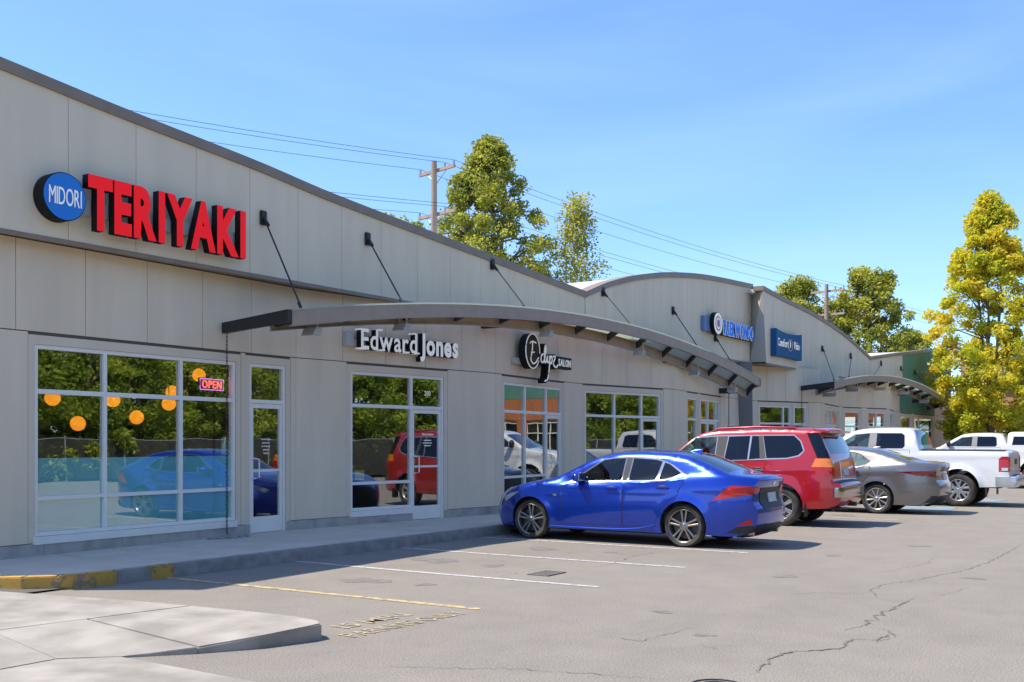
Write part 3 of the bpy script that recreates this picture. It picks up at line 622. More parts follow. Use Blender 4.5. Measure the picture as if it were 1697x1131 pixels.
# Edward Jones
sg = Seg(PA[1], PA[2]); s = empty('serif_letter_sign'); tag(s, 'white serif letter sign on a raceway under the near canopy', 'sign')
o0 = sg.pt(sg.s(13.86), .16, 3.20)
sg.box('raceway', sg.s(13.75), sg.s(16.1), 3.27, 3.37, .02, .10, M_RACE, s); sg.box('junction_box', sg.s(13.60), sg.s(13.76), 3.24, 3.48, .02, .12, M_RACE, s)
def slab_word(text, x0, width, h, off):
    ls = lettering(text, s, sg.pt(sg.s(x0), .10, 3.205), sg.d, sg.n, width, h, .12, M_SWH, M_SBLK, offset=off, gap=.035)
    return ls
slab_word('Edward', 13.84, 1.36, .34, .009); slab_word('Jones', 15.27, 1.02, .36, .020)
def serif(x, z, w):
    b = bmesh.new(); a = sg.s(x); sg.hex(b, a - w / 2, a + w / 2, z - .012, z + .016, .10, .222); bmobj('serif', b, [M_SWH], s)
for x, z, w in ((13.88, 3.205, .15), (13.88, 3.535, .15), (14.29, 3.555, .10), (15.13, 3.555, .10), (14.34, 3.205, .12), (15.19, 3.205, .12), (14.94, 3.205, .12)): serif(x, z, w)
# Eclipz salon
sg = Seg(PA[2], PA[3]); s = empty('script_salon_sign'); tag(s, 'black and white script salon sign with an oval ring beneath the canopy', 'sign')
cpt = lambda x, z, n=.0: Vector(sg.pt(sg.s(x), .02 + n, z))
sg.box('raceway', sg.s(18.25), sg.s(19.9), 3.22, 3.34, .02, .12, M_RACE, s)
disc('ring_can', cpt(18.72, 3.5), sg.d, sg.n, .335, .37, .10, .26, M_SBLK, s); disc('ring_face', cpt(18.72, 3.5), sg.d, sg.n, .318, .352, .26, .264, mat('sign_brown', (.05, .03, .018), .6, spec=.1), s)
tubeobj('ring', [cpt(18.72 + .325 * math.cos(t) * sg.d.x, 3.5 + .36 * math.sin(t), .268) for t in [k * math.pi / 24 for k in range(49)]], .012, M_SWH, s, 6)
def stroke(pts, r=.019, n=.30, blk=.045):
    q = []
    for i in range(len(pts) - 1):
        p0, p1, p2, p3 = pts[max(i - 1, 0)], pts[i], pts[i + 1], pts[min(i + 2, len(pts) - 1)]
        for k in range(5):
            t = k / 5; q.append(tuple(.5 * ((2 * p1[j]) + (-p0[j] + p2[j]) * t + (2*p0[j] - 5*p1[j] + 4*p2[j] - p3[j]) * t*t + (-p0[j] + 3*p1[j] - 3*p2[j] + p3[j]) * t**3) for j in (0, 1)))
    q.append(pts[-1])
    bm = bmesh.new(); prev = None
    for i, p in enumerate(q):     # black ribbon body behind the white face stroke
        a = q[max(i - 1, 0)]; b = q[min(i + 1, len(q) - 1)]; dx, dz = b[0] - a[0], b[1] - a[1]; L = math.hypot(dx, dz) or 1; nx, nzz = -dz / L * blk, dx / L * blk
        ring = [bm.verts.new(cpt(p[0] + nx, p[1] + nzz, n - .004)), bm.verts.new(cpt(p[0] - nx, p[1] - nzz, n - .004)), bm.verts.new(cpt(p[0] - nx, p[1] - nzz, n - .17)), bm.verts.new(cpt(p[0] + nx, p[1] + nzz, n - .17))]
        if prev:
            for k in range(4): bm.faces.new((prev[k], prev[(k + 1) % 4], ring[(k + 1) % 4], ring[k]))
        else: bm.faces.new(ring[::-1])
        prev = ring
    bm.faces.new(prev); bmobj('letter_can', bm, M_SBLK, s)
    tubeobj('script_stroke', [cpt(x, z, n) for x, z in q], r, M_SWH, s, 6)
stroke([(18.86, 3.68), (18.70, 3.70), (18.58, 3.66)], .016, .27, .02); stroke([(18.70, 3.69), (18.68, 3.5), (18.62, 3.33), (18.72, 3.24), (18.86, 3.28), (18.98, 3.38)], .016, .27, .02); stroke([(18.63, 3.47), (18.78, 3.48)], .014, .27, .02)
stroke([(19.13, 3.47), (19.05, 3.42), (19.04, 3.32), (19.12, 3.29), (19.20, 3.36), (19.27, 3.56), (19.24, 3.66), (19.20, 3.5), (19.22, 3.30), (19.30, 3.34), (19.34, 3.44), (19.35, 3.31), (19.42, 3.32)])
stroke([(19.46, 3.46), (19.44, 3.2), (19.36, 2.95), (19.22, 2.9)], .017, .30, .05); stroke([(19.45, 3.36), (19.53, 3.45), (19.58, 3.38), (19.52, 3.29), (19.46, 3.31)]); stroke([(19.62, 3.45), (19.74, 3.45), (19.64, 3.31), (19.70, 3.24), (19.80, 3.23), (19.86, 3.28)])
sg.box('salon_can', sg.s(19.90), sg.s(20.66), 3.22, 3.48, .15, .29, M_SBLK, s)
lettering('SALON', s, sg.pt(sg.s(19.96), .292, 3.275), sg.d, sg.n, .64, .15, .012, M_SWH, M_SWH, offset=.003, gap=.03)
# Taekwondo
s = empty('blue_letter_sign'); tag(s, 'bright blue letter sign with white rims on the upper wall', 'sign')
box('letter_can', 29.55, 32.20, 11.86, 12.045, 4.80, 5.22, M_SBLK, s)
lettering('TAEKWONDO', s, (29.57, 11.858, 4.82), X_, NY, 2.61, .385, .02, M_SWH, M_SWH, offset=.034, gap=.03, name='letter_rim')
lettering('TAEKWONDO', s, (29.57, 11.858, 4.82), X_, NY, 2.61, .385, .034, M_TBL, M_TBL, offset=.034, gap=.03, inset=.013)
s = empty('round_emblem_sign'); tag(s, 'round white emblem sign with red and blue rings left of the blue letters', 'sign')
box('backing_box', 28.42, 29.0, 11.93, 12.046, 4.82, 5.24, mat('sign_pale_blue', (.16, .24, .42), .5), s)
for r_, n1, m in ((.33, .25, M_SBLK), (.315, .254, M_SWH), (.215, .258, mat('emblem_red', (.55, .10, .08), .4)), (.17, .262, M_SWH), (.12, .266, mat('emblem_blue', (.12, .25, .5), .4)), (.06, .27, MATS['emblem_red'])):
    disc('emblem_ring' if r_ < .33 else 'can', (29.12, 12.045, 5.07), X_, NY, r_, r_, .10 if r_ > .32 else n1 - .004, n1, m, s)
# Comfort Vision: slightly hollow blue panel
s = empty('blue_panel_sign'); tag(s, 'dark blue curved panel sign with white lettering on the wing wall', 'sign')
x0, x1, z0, z1 = 32.75, 35.30, 4.36, 5.24; vs = []; fs = []; N = 16
for k in range(N + 1):
    t = k / N; x = x0 + (x1 - x0) * t; c = 4 * t * (1 - t); yb = 11.30 + .05 * c
    vs += [(x, yb, z0 + .02 * c), (x, yb, z1 - .07 * c), (x, 11.492, z1 - .07 * c), (x, 11.492, z0 + .02 * c)]
for k in range(N):
    for j in range(4): fs.append((4*k + j, 4*k + (j + 1) % 4, 4*k + 4 + (j + 1) % 4, 4*k + 4 + j))
fs += [(3, 2, 1, 0), (4*N, 4*N + 1, 4*N + 2, 4*N + 3)]; mesh('panel', vs, fs, M_CVB, s, True, 30)
lettering('Comfort', s, (32.92, 11.325, 4.70), X_, NY, 1.05, .25, .012, M_SWH, M_SWH, offset=.002, gap=.03)
lettering('Vision', s, (34.52, 11.325, 4.70), X_, NY, .70, .25, .012, M_SWH, M_SWH, offset=.002, gap=.03)
disc('eye_ring', (34.22, 11.345, 4.80), X_, NY, .23, .20, 0, .012, M_RACE, s); disc('eye_pupil', (34.22, 11.345, 4.80), X_, NY, .15, .17, .012, .016, M_SBLK, s); disc('eye_glint', (34.20, 11.345, 4.82), X_, NY, .05, .12, .016, .02, M_SWH, s)

# restaurant: glowing globe lamps, neon sign, door lettering
M_GLOBE = mat('globe_lamp', (1.0, .30, .02), .5, emit=.48)
GL = ((8.70, 13.2, 2.19), (9.16, 13.3, 1.85), (9.51, 13.0, 2.19), (10.22, 13.4, 1.96), (10.57, 13.1, 2.17), (10.96, 13.5, 2.37), (11.40, 13.4, 2.66))
GN = ('leftmost hanging in the big window', 'low in the left pane', 'beside the left mullion', 'low in the middle pane', 'beside the right mullion', 'upper one by the right mullion', 'behind the open sign')
for (x, y, z), wh in zip(GL, GN):
    o = empty('globe_lamp', (x, y, z)); tag(o, 'orange glowing paper globe lamp, ' + wh, 'lamp', 'globe lamps in the restaurant window')
    bm = bmesh.new(); bmesh.ops.create_uvsphere(bm, u_segments=24, v_segments=14, radius=.105); bmobj('globe', bm, M_GLOBE, o, True)
    tubeobj('cord', [(0, 0, .10), (0, 0, 3.05 - z)], .006, M_BLK, o, 5)
sg = Seg(PA[0], PA[1]); o = empty('open_sign'); tag(o, 'small pink and purple neon open sign inside the restaurant window', 'sign')
M_NEON = mat('neon_pink', (1.0, .08, .13), .4, emit=1.3); M_NEONB = mat('neon_violet', (.55, .16, .75), .4, emit=.8)
a0 = sg.s(10.68); sg.box('backboard', a0, a0 + .50, 2.36, 2.56, -.16, -.145, M_SBLK, o)
tubeobj('border_tube', [sg.pt(a, -.135, z) for a, z in ((a0 + .02, 2.38), (a0 + .48, 2.38), (a0 + .48, 2.54), (a0 + .02, 2.54), (a0 + .02, 2.38))], .008, M_NEONB, o, 6)
lettering('OPEN', o, sg.pt(a0 + .06, -.14, 2.405), sg.d, sg.n, .38, .11, .012, M_NEON, M_NEON, offset=0, gap=.03)
o = empty('window_notice'); tag(o, 'small green and white paper notice inside the restaurant window', 'notice'); a0 = sg.s(11.05)
sg.box('sheet', a0, a0 + .12, 1.40, 1.66, -.066, -.062, mat('notice_green', (.18, .42, .28), .7, col2=(.6, .65, .58), scale=14), o)
o = empty('door_lettering'); tag(o, 'white opening hours lettering on the restaurant door glass', 'lettering')
for k, w in enumerate((.2, .16, .18, .12, .10)):
    lettering('OPEN DAILY'[: 4 + 2 * (k % 2)].strip(), o, sg.pt(sg.s(11.97) - w / 2, -.043, 1.62 - .055 * k), sg.d, sg.n, w, .022, .002, M_SWH, M_SWH, gap=.008)
sg = Seg(PA[1], PA[2]); o = empty('door_lettering'); tag(o, 'white office lettering and number 200 on the second shop door glass', 'lettering')
lettering('200', o, sg.pt(sg.s(15.64), -.043, 2.46), sg.d, sg.n, .16, .09, .002, M_SWH, M_SWH, gap=.015)
lettering('Edward Jones', o, sg.pt(sg.s(15.58), -.043, 1.72), sg.d, sg.n, .30, .04, .002, M_SWH, M_SWH, gap=.006)
for k, w in enumerate((.2, .24, .18)): 
    b = bmesh.new(); a = sg.s(15.72); sg.hex(b, a - w / 2, a + w / 2, 1.62 - .05 * k, 1.632 - .05 * k, -.043, -.042); bmobj('text_line', b, M_SWH, o)
o = empty('door_sticker'); tag(o, 'yellow and red stickers low in the second shop window', 'sticker')
sg.box('sticker', sg.s(13.95), sg.s(14.16), .93, 1.10, -.064, -.06, mat('sticker_yellow', (.62, .45, .03), .6), o); sg.box('sticker', sg.s(14.95), sg.s(15.08), .96, 1.07, -.064, -.06, mat('sticker_pink', (.5, .06, .14), .6), o)
# stencil on the asphalt
M_STEN = mat('worn_stencil', (.50, .38, .17), .85, col2=(.255, .225, .182), scale=13, detail=9, lo=.40, hi=.58)
o = empty('stall_stencil'); o.parent = LOT
for t, x, y, w, h in (('PARKING ONLY', 6.45, 5.72, 1.5, .20), ('15 MIN', 6.72, 6.05, .85, .20)):
    lettering(t, o, (x, y, .0045), (1, -.04, 0), (0, 0, 1), w, h, .0006, M_STEN, M_STEN, offset=.004, gap=.03, name='stencil_letter')

# ------------------------------------------------------------------ vehicles
def paint(name, col, metal=.35, rough=.32): return mat(name, col, rough, metal, coat=1.)
def inpoly(px, py, poly):
    ins = np.zeros(len(px), bool); n = len(poly)
    for i in range(n):
        x1, y1 = poly[i]; x2, y2 = poly[(i + 1) % n]
        if y1 == y2: continue
        c = ((y1 > py) != (y2 > py)) & (px < (x2 - x1) * (py - y1) / (y2 - y1) + x1); ins ^= c
    return ins
def resample(pts, step):
    out = []
    for a, b in zip(pts, pts[1:]):
        n = max(1, math.ceil(math.dist(a[:2], b[:2]) / step))
        for k in range(n): out.append((a[0] + (b[0] - a[0]) * k / n, a[1] + (b[1] - a[1]) * k / n) + tuple(a[2:]))
    out.append(pts[-1]); return out
def roundsil(pts, it=2):
    """corner cutting that keeps tags and end points"""
    for _ in range(it):
        o = [pts[0]]
        for i in range(len(pts) - 1):
            a, b = pts[i], pts[i + 1]; L = math.dist(a[:2], b[:2]); c = min(.25, .05 / max(L, 1e-6))
            if i > 0: o.append((a[0] + (b[0]-a[0])*c, a[1] + (b[1]-a[1])*c, a[2]))
            if i < len(pts) - 2: o.append((b[0] + (a[0]-b[0])*c, b[1] + (a[1]-b[1])*c, a[2]))
        o.append(pts[-1]); pts = o
    return pts
def closed(poly, step): 
    return resample(list(poly) + [poly[0]], step)[:-1]
def cdt(polys, outline, grid):
    verts = []; edges = []
    for p in [outline] + polys:
        s_ = len(verts); verts += [Vector(q[:2]) for q in p]; edges += [(s_ + i, s_ + (i + 1) % len(p)) for i in range(len(p))]
    ax = [q[0] for q in outline]; az = [q[1] for q in outline]
    gx = np.arange(min(ax), max(ax), grid); gz = np.arange(min(az), max(az), grid)
    G = np.array([(x + (j % 2) * grid / 2, z) for j, z in enumerate(gz) for x in gx])
    k = inpoly(G[:, 0], G[:, 1], outline)
    verts += [Vector(p) for p in G[k]]
    r = geometry.delaunay_2d_cdt(verts, edges, [], 0, 1e-5)
    return np.array([tuple(v) for v in r[0]]), np.array(r[2])
def wheel(car, x, y, z, r, rim, style, mrim, side, wname='wheel'):
    e = empty('wheel', (x, y, z), car); sx = 1 if side < 0 else -1      # local +x points inward
    def lathe(prof, seg=40):
        bm = bmesh.new(); rings = [[bm.verts.new((sx * px, rr * math.cos(t), rr * math.sin(t))) for t in [2*math.pi*k/seg for k in range(seg)]] for rr, px in prof]
        for a, b in zip(rings, rings[1:]):
            for k in range(seg): bm.faces.new((a[k], a[(k+1) % seg], b[(k+1) % seg], b[k]))
        return bm
    tw = .225
    bmobj('tyre', lathe([(rim - .006, .024), (rim + .006, .006), (rim + .02, .0), ((r + rim) / 2 + .01, -.006), (r - .03, .006), (r - .008, .028), (r - .008, .05), (r, .052), (r, .088), (r - .007, .09), (r - .007, .1), (r, .102), (r, .135), (r - .007, .138), (r - .007, .148), (r, .15), (r, tw - .05), (r - .012, tw - .02), (r - .05, tw), (rim, tw - .02)], 56), M_RUB, e, True, 45)
    rm = bmobj('rim', lathe([(rim + .002, .012), (rim - .004, .006), (rim - .012, .012), (rim - .022, .03), (rim - .03, .09), (rim - .05, .20), (rim - .05, .215)], 48), mrim, e, True, 50)
    bm = bmesh.new(); n = {'double': 5, 'six': 6, 'ten': 10, 'fiveplus': 6}[style]
    def spoke(a0, a1, w0, w1, x0, x1, r0, r1):
        """bar from radius r0 at angle a0 to radius r1 at angle a1"""
        p0 = Vector((0, r0 * math.cos(a0), r0 * math.sin(a0))); p1 = Vector((0, r1 * math.cos(a1), r1 * math.sin(a1))); d = (p1 - p0).normalized(); t = Vector((0, -d.z, d.y))
        q = []
        for (p, w, xx) in ((p0, w0, x0), (p1, w1, x1)):
            q.append([p + t * w / 2 + Vector((sx * (xx + .004), 0, 0)), p + t * w * .32 + Vector((sx * xx, 0, 0)), p - t * w * .32 + Vector((sx * xx, 0, 0)), p - t * w / 2 + Vector((sx * (xx + .004), 0, 0)), p - t * w / 2 + Vector((sx * (xx + .035), 0, 0)), p + t * w / 2 + Vector((sx * (xx + .035), 0, 0))])
        A = [bm.verts.new(v) for v in q[0]]; B = [bm.verts.new(v) for v in q[1]]
        for k in range(6): bm.faces.new((A[k], A[(k+1) % 6], B[(k+1) % 6], B[k]))
        bm.faces.new(A[::-1]); bm.faces.new(B)
    R1 = rim - .014
    for k in range(n):
        a = 2 * math.pi * k / n + math.pi / 2
        if style == 'double':
            for s_ in (-1, 1): spoke(a + s_ * .30, a + s_ * .17, .026, .032, .022, .018, .055, R1)
        elif style == 'six':
            for s_ in (-1, 1): spoke(a, a + s_ * .26, .05, .045, .02, .022, .10, R1)
            spoke(a, a, .085, .06, .018, .02, .05, .6 * R1)
        elif style == 'ten': spoke(a, a + .16, .022, .034, .03, .02, .05, R1)
        else:
            for s_ in (-1, 1): spoke(a + s_ * .2, a + s_ * .10, .030, .034, .024, .018, .06, R1)
    bmobj('spokes', bm, mrim, rm)
    bm = lathe([(.001, .014), (.032, .014), (.036, .018), (.07, .022), (.074, .06)], 24); bmobj('hub_cap', bm, mrim, rm, True, 40)
    bm = lathe([(.001, .11), (rim - .055, .11), (rim - .055, .13)], 32); bmobj('brake_disc', bm, mat('brake_iron', (.10, .09, .085), .5, .7), e)
    return e
def vehicle(name, label, cat, loc, S, group='cars parked nose in along the shops'):
    car = empty(name, loc); tag(car, label, cat, group)
    P = S['paint']; w = S['w']; L = max(p[0] for p in S['sil']); belt = S['belt']; gb, gt, zr = S['gb'], S['gt'], S['zr']; er, cr, ef, cf = S['plan']; fl = S.get('flare', .018)
    sil = resample(roundsil([p if len(p) == 3 else (p[0], p[1], 'p') for p in S['sil']]), .075)
    ys = np.linspace(min(p[0] for p in sil), L, 300); T = np.full(300, 0.)
    for a, b in zip(sil, sil[1:]):
        lo, hi = min(a[0], b[0]), max(a[0], b[0]); k = (ys >= lo - .012) & (ys <= hi + .012)
        t = np.clip((ys[k] - a[0]) / (b[0] - a[0]) if abs(b[0] - a[0]) > 1e-5 else np.full(k.sum(), .5), 0, 1); T[k] = np.maximum(T[k], np.maximum(a[1] + (b[1] - a[1]) * t, 0))
    bx = np.array([p[0] for p in belt]); bz = np.array([p[1] for p in belt])
    def W(y, z):
        y = np.asarray(y, float); z = np.asarray(z, float); be = np.interp(y, bx, bz)
        zz = np.clip((z - .62) / (be - .62), 0, 1.2); lo = w * (1 - .045 * np.clip((.62 - z) / .4, 0, 1) ** 2 - .05 * zz ** 2.2)
        cl_ = S.get('crease');
        if cl_: lo = lo + .014 * np.exp(-((z - np.interp(y, *zip(*cl_))) / .035) ** 2)
        gh = gb + (gt - gb) * np.clip((z - be) / (zr - be), -.2, 1.2)
        s_ = np.clip((z - (be - .045)) / .08, 0, 1); s_ = s_ * s_ * (3 - 2 * s_); v = lo * (1 - s_) + np.minimum(gh, lo) * s_
        v = v * (1 - cr * np.clip((er - y) / er, 0, 1.05) ** 2.4) * (1 - cf * np.clip((y - (L - ef)) / ef, 0, 1.05) ** 2.4)
        for ay, az, ar in S['arch']:
            dd = np.hypot(y - ay, z - az); v = v + fl * np.exp(-((dd - ar) / .07) ** 2) * (z < be)
        r_ = S.get('edge', .07); u = np.clip((z - (np.interp(y, ys, T) - r_)) / r_, 0, 1); v = v - r_ * .8 * (1 - np.sqrt(np.clip(1 - (u * .985) ** 2, 0, 1)))
        return v
    # side outline with wheel arches
    zb = S['zb']; bot = [(sil[-1][0], sil[-1][1])]
    for ay, az, ar in sorted(S['arch'], reverse=True):
        t0 = math.asin(max(-1, min(1, (zb - az) / ar))); 
        for k in range(23):
            t = t0 + (math.pi - 2 * t0) * k / 22; bot.append((ay + ar * math.cos(t), az + ar * math.sin(t)))
    bot.append((sil[0][0], sil[0][1]))
    bot2 = []
    for i, (a, b) in enumerate(zip(bot, bot[1:])):
        n = max(1, int(math.dist(a, b) / .08)); bot2 += [(a[0] + (b[0]-a[0])*k/n, a[1] + (b[1]-a[1])*k/n) for k in range(n)]
    outline = [(p[0], p[1]) for p in sil] + bot2[1:]
    regs = []   # (kind, name, polygon) in order of priority
    for k, p in enumerate(S['win']): regs.append(('win', k, p[0], p[1]))
    for k, p in enumerate(S.get('trim', [])): regs.append(('trim', k, p[0], p[1]))
    for k, p in enumerate(S.get('lamp', [])): regs.append(('lamp', k, p[0], p[1]))
    for k, p in enumerate(S['door']): regs.append(('door', k, p, None))
    V2, TR = cdt([closed(r_[2], .09) for r_ in regs], outline, .06)
    cen = V2[TR].mean(1); ok = inpoly(cen[:, 0], cen[:, 1], outline); cls = np.full(len(TR), -1)
    for i in range(len(regs) - 1, -1, -1): cls[inpoly(cen[:, 0], cen[:, 1], regs[i][2])] = i
    half = W(V2[:, 0], V2[:, 1])
    # strip across the car
    NS = 16; ss = np.linspace(-1, 1, NS + 1); sv = []; sy = np.array([p[0] for p in sil]); sz = np.array([p[1] for p in sil]); sw = W(sy, sz); tags = [p[2] for p in sil]
    ty = np.gradient(sy); tz = np.gradient(sz); 
    for _ in range(4): ty = np.convolve(np.pad(ty, 1, 'edge'), [.25, .5, .25], 'valid'); tz = np.convolve(np.pad(tz, 1, 'edge'), [.25, .5, .25], 'valid')
    ln = np.hypot(ty, tz); ny, nzz = -tz / ln, ty / ln
    crown = np.where(sy < .9, S.get('ct', .09), np.where(sy > L - .7, S.get('cn', .16), .05)); crown = np.where(nzz > .8, .045, crown)
    for _ in range(5): crown = np.convolve(np.pad(crown, 1, 'edge'), [.25, .5, .25], 'valid')
    for i in range(len(sil)):
        b_ = crown[i] * (1 - np.abs(ss) ** 2.3); sv += [(ss[j] * sw[i], sy[i] + ny[i] * b_[j], sz[i] + nzz[i] * b_[j]) for j in range(NS + 1)]
    pv = []; pf = []; pools = {}
    def add(key, vs, f): pools.setdefault(key, ([], []))[0].extend(vs); q = pools[key]; n = len(q[0]) - len(vs); q[1].extend([tuple(n + i for i in ff) for ff in f])
    allv = []; allf = []
    for side in (-1, 1):
        V3 = np.column_stack([side * half, V2[:, 0], V2[:, 1]])
        for i in range(-1, len(regs)):
            t = TR[ok & (cls == i)]
            if not len(t): continue
            u, inv = np.unique(t, return_inverse=True); inv = inv.reshape(-1, 3); vv = V3[u].copy()
            if i >= 0 and regs[i][0] == 'win': vv[:, 0] -= side * .006
            f = [tuple(q) if side > 0 else tuple(q[::-1]) for q in inv]
            add(('body', 0) if i < 0 else (regs[i][0], regs[i][1], side, regs[i][3]), [tuple(q) for q in vv], f)
            n = len(allv); allv += [Vector(q) for q in vv]; allf += [tuple(n + a for a in q) for q in f]
    for i in range(len(sil) - 1):
        for j in range(NS):
            a = i * (NS + 1) + j; f = (a, a + 1, a + NS + 2, a + NS + 1); tg = tags[i]
            if tg in 'gG' and abs((ss[j] + ss[j + 1]) / 2) > .90: tg = 'p'
            add({'p': ('body', 0), 'g': ('glass', 'front'), 'G': ('glass', 'rear'), 'k': ('strip', 'black'), 'c': ('strip', 'chrome')}[tg], [sv[q] for q in f], [(0, 1, 2, 3)])
            n = len(allv); allv += [Vector(sv[q]) for q in f]; allf.append((n, n + 1, n + 2, n + 3))
    bvh = BVHTree.FromPolygons(allv, allf)
    def build(nm, vs, f, m, parent, angle=38):
        bm = bmesh.new(); vv = [bm.verts.new(v) for v in vs]
        for q in f:
            try: bm.faces.new([vv[k] for k in q])
            except ValueError: pass
        bmesh.ops.remove_doubles(bm, verts=bm.verts, dist=.0015)
        return bmobj(nm, bm, m, parent, True, angle)
    doors = {}
    build('body', *pools[('body', 0)], P, car)
    for key, (vs, f) in pools.items():
        if key[0] == 'door': doors[(key[1], key[2])] = build('door', vs, f, P, car)
    for key, (vs, f) in pools.items():
        if key[0] == 'win':
            d = S['windoor'][key[1]]; build('window', vs, f, key[3], doors.get((d, key[2]), car))
        elif key[0] == 'trim': build('pillar_trim', vs, f, key[3], car)
        elif key[0] == 'lamp': build('lamp_lens', vs, f, key[3], car)
        elif key[0] == 'glass': build('windshield' if key[1] == 'front' else 'rear_window', vs, f, S['glassf'] if key[1] == 'front' else S['glassr'], car)
        elif key[0] == 'strip': build(('bed_cover' if cat == 'pickup' else 'lower_valance') if key[1] == 'black' else 'bumper_top', vs, f, M_BLK if key[1] == 'black' else M_CHROME, car)
    # dark gaps round the doors: thin recessed ribbons
    for k, p in enumerate(S['door']):
        q = closed(p, .06); q = [(a, b) for a, b in q]; n = len(q)
        for side in (-1, 1):
            vs = []; cxm = sum(a for a, b in q) / n; czm = sum(b for a, b in q) / n
            for i, (a, b) in enumerate(q):
                a0, b0 = q[i - 1]; a1, b1 = q[(i + 1) % n]; dx, dz = a1 - a0, b1 - b0; l_ = math.hypot(dx, dz); nx, nz2 = -dz / l_ * .0045, dx / l_ * .0045
                for s_ in (-1, 1): vs.append((side * (float(W(a, b)) + .0012), a + s_ * nx, b + s_ * nz2))
            mesh('door_gap', vs, [(2*i, 2*i + 1, (2*i + 3) % (2*n), (2*i + 2) % (2*n)) for i in range(n)], M_VOID, doors[(k, side)])
    def patch(nm, poly, ax, off, m, parent=car, grid=.05, both=False):
        pl = closed(poly, .05); A, F_ = cdt([], pl, grid); c = A[F_].mean(1); F_ = F_[inpoly(c[:, 0], c[:, 1], pl)]; r_ = None
        for sgn in ((1, -1) if both else (1,)):
            vs = {}; 
            for i, (u, v) in enumerate(A):
                if ax == 'rear': o_, d_ = Vector((u * sgn, -2, v)), Vector((0, 1, 0))
                elif ax == 'front': o_, d_ = Vector((u * sgn, L + 2, v)), Vector((0, -1, 0))
                else: o_, d_ = Vector((-3 * sgn, u, v)), Vector((sgn, 0, 0))
                h = bvh.ray_cast(o_, d_, 6)
                if h[0] is not None: vs[i] = h[0] - d_ * off
            keep = [t for t in F_ if all(int(i) in vs for i in t)]
            if not keep: continue
            idx = {}; vl = []
            for t in keep:
                for i in t:
                    if int(i) not in idx: idx[int(i)] = len(vl); vl.append(vs[int(i)])
            n = len(vl); fl_ = [tuple(idx[int(i)] for i in t) for t in keep]; ec = {}
            for t in fl_:
                for a, b in ((t[0], t[1]), (t[1], t[2]), (t[2], t[0])): ec[(min(a, b), max(a, b))] = ec.get((min(a, b), max(a, b)), 0) + 1
            vl += [v + d_ * (off + .02) for v in vl]
            for (a, b), c_ in ec.items():
                if c_ == 1: fl_.append((a, b, b + n, a + n))
            r_ = mesh(nm, vl, fl_, m, parent, True, 40)
        return r_
    for it in S.get('patch', []): patch(*it[:5], both=it[5] if len(it) > 5 else False)
    # wheels, arch liners, underside
    for k, (ay, az, ar) in enumerate(S['arch']):
        r, rim = S['wheel'][:2]
        for side in (-1, 1):
            wx = side * (float(W(ay, az + ar + .01)) - S.get('tuck', .035)); wheel(car, wx, ay, r, r, rim, S['wheel'][2], S['wheel'][3], side)
            bm = bmesh.new(); prev = None; th = [math.asin(max(-1, (zb - az) / ar)) + (math.pi - 2 * math.asin(max(-1, (zb - az) / ar))) * q / 20 for q in range(21)]
            for t in th:
                y, z = ay + ar * math.cos(t), az + ar * math.sin(t); ww = float(W(y, z)); ring = [bm.verts.new((side * (ww - .001), y, z)), bm.verts.new((side * (ww - .32), y, z))]
                if prev: bm.faces.new((prev[0], prev[1], ring[1], ring[0]))
                prev = ring
            bmobj('arch_liner', bm, M_VOID, car)
            bm = bmesh.new(); bmesh.ops.create_cone(bm, cap_ends=True, segments=24, radius1=ar - .004, radius2=ar - .004, depth=.02, matrix=Matrix.Translation((side * (w - .30), ay, az)) @ Matrix.Rotation(math.pi / 2, 4, 'Y'))
            bmesh.ops.delete(bm, geom=[v for v in bm.verts if v.co.z < zb - .05], context='VERTS'); bmobj('arch_liner', bm, M_VOID, car)
    y0u, y1u = S['arch'][0][0] - S['arch'][0][2] - .1, S['arch'][1][0] + S['arch'][1][2] + .1
    box('underbody', -w + .36, w - .36, sil[0][0] + .08, L - .25, zb - .03, zb + .12, M_VOID, car)
    box('rocker', -w + .1, w - .1, S['arch'][0][0] + S['arch'][0][2], S['arch'][1][0] - S['arch'][1][2], zb - .02, zb + .1, M_VOID, car)
    # cabin
    fy, ry = S['seats']; bm = bmesh.new(); mi = S.get('cabin', M_INTD); be = float(np.interp(fy, bx, bz))
    bbox(bm, -w + .12, w - .12, ry - .5, fy + 1.15, be - .62, be - .42)
    for x in (-.38, .38):
        bbox(bm, x - .25, x + .25, fy - .05, fy + .5, be - .42, be - .22); hexv(bm, [(x - .24, fy - .05, be - .3), (x + .24, fy - .05, be - .3), (x + .24, fy + .09, be - .3), (x - .24, fy + .09, be - .3), (x - .19, fy - .20, be + .24), (x + .19, fy - .20, be + .24), (x + .19, fy - .10, be + .24), (x - .19, fy - .10, be + .24)]); bbox(bm, x - .12, x + .12, fy - .22, fy - .12, be + .26, be + .40)
    bbox(bm, -w + .2, w - .2, ry, ry + .5, be - .42, be - .2); hexv(bm, [(-w + .22, ry - .02, be - .3), (w - .22, ry - .02, be - .3), (w - .22, ry + .12, be - .3), (-w + .22, ry + .12, be - .3), (-w + .28, ry - .2, be + .18), (w - .28, ry - .2, be + .18), (w - .28, ry - .08, be + .18), (-w + .28, ry - .08, be + .18)])
    bmesh.ops.bevel(bm, geom=bm.edges[:], offset=.03, segments=2, affect='EDGES')
    bmobj('seats', bm, mi, car, True, 40)
    bm = bmesh.new(); bbox(bm, -w + .15, w - .15, fy + .72, fy + 1.2, be - .45, be - .02); bmesh.ops.bevel(bm, geom=bm.edges[:], offset=.05, segments=2, affect='EDGES'); bmobj('dashboard', bm, M_INTD, car, True, 40)
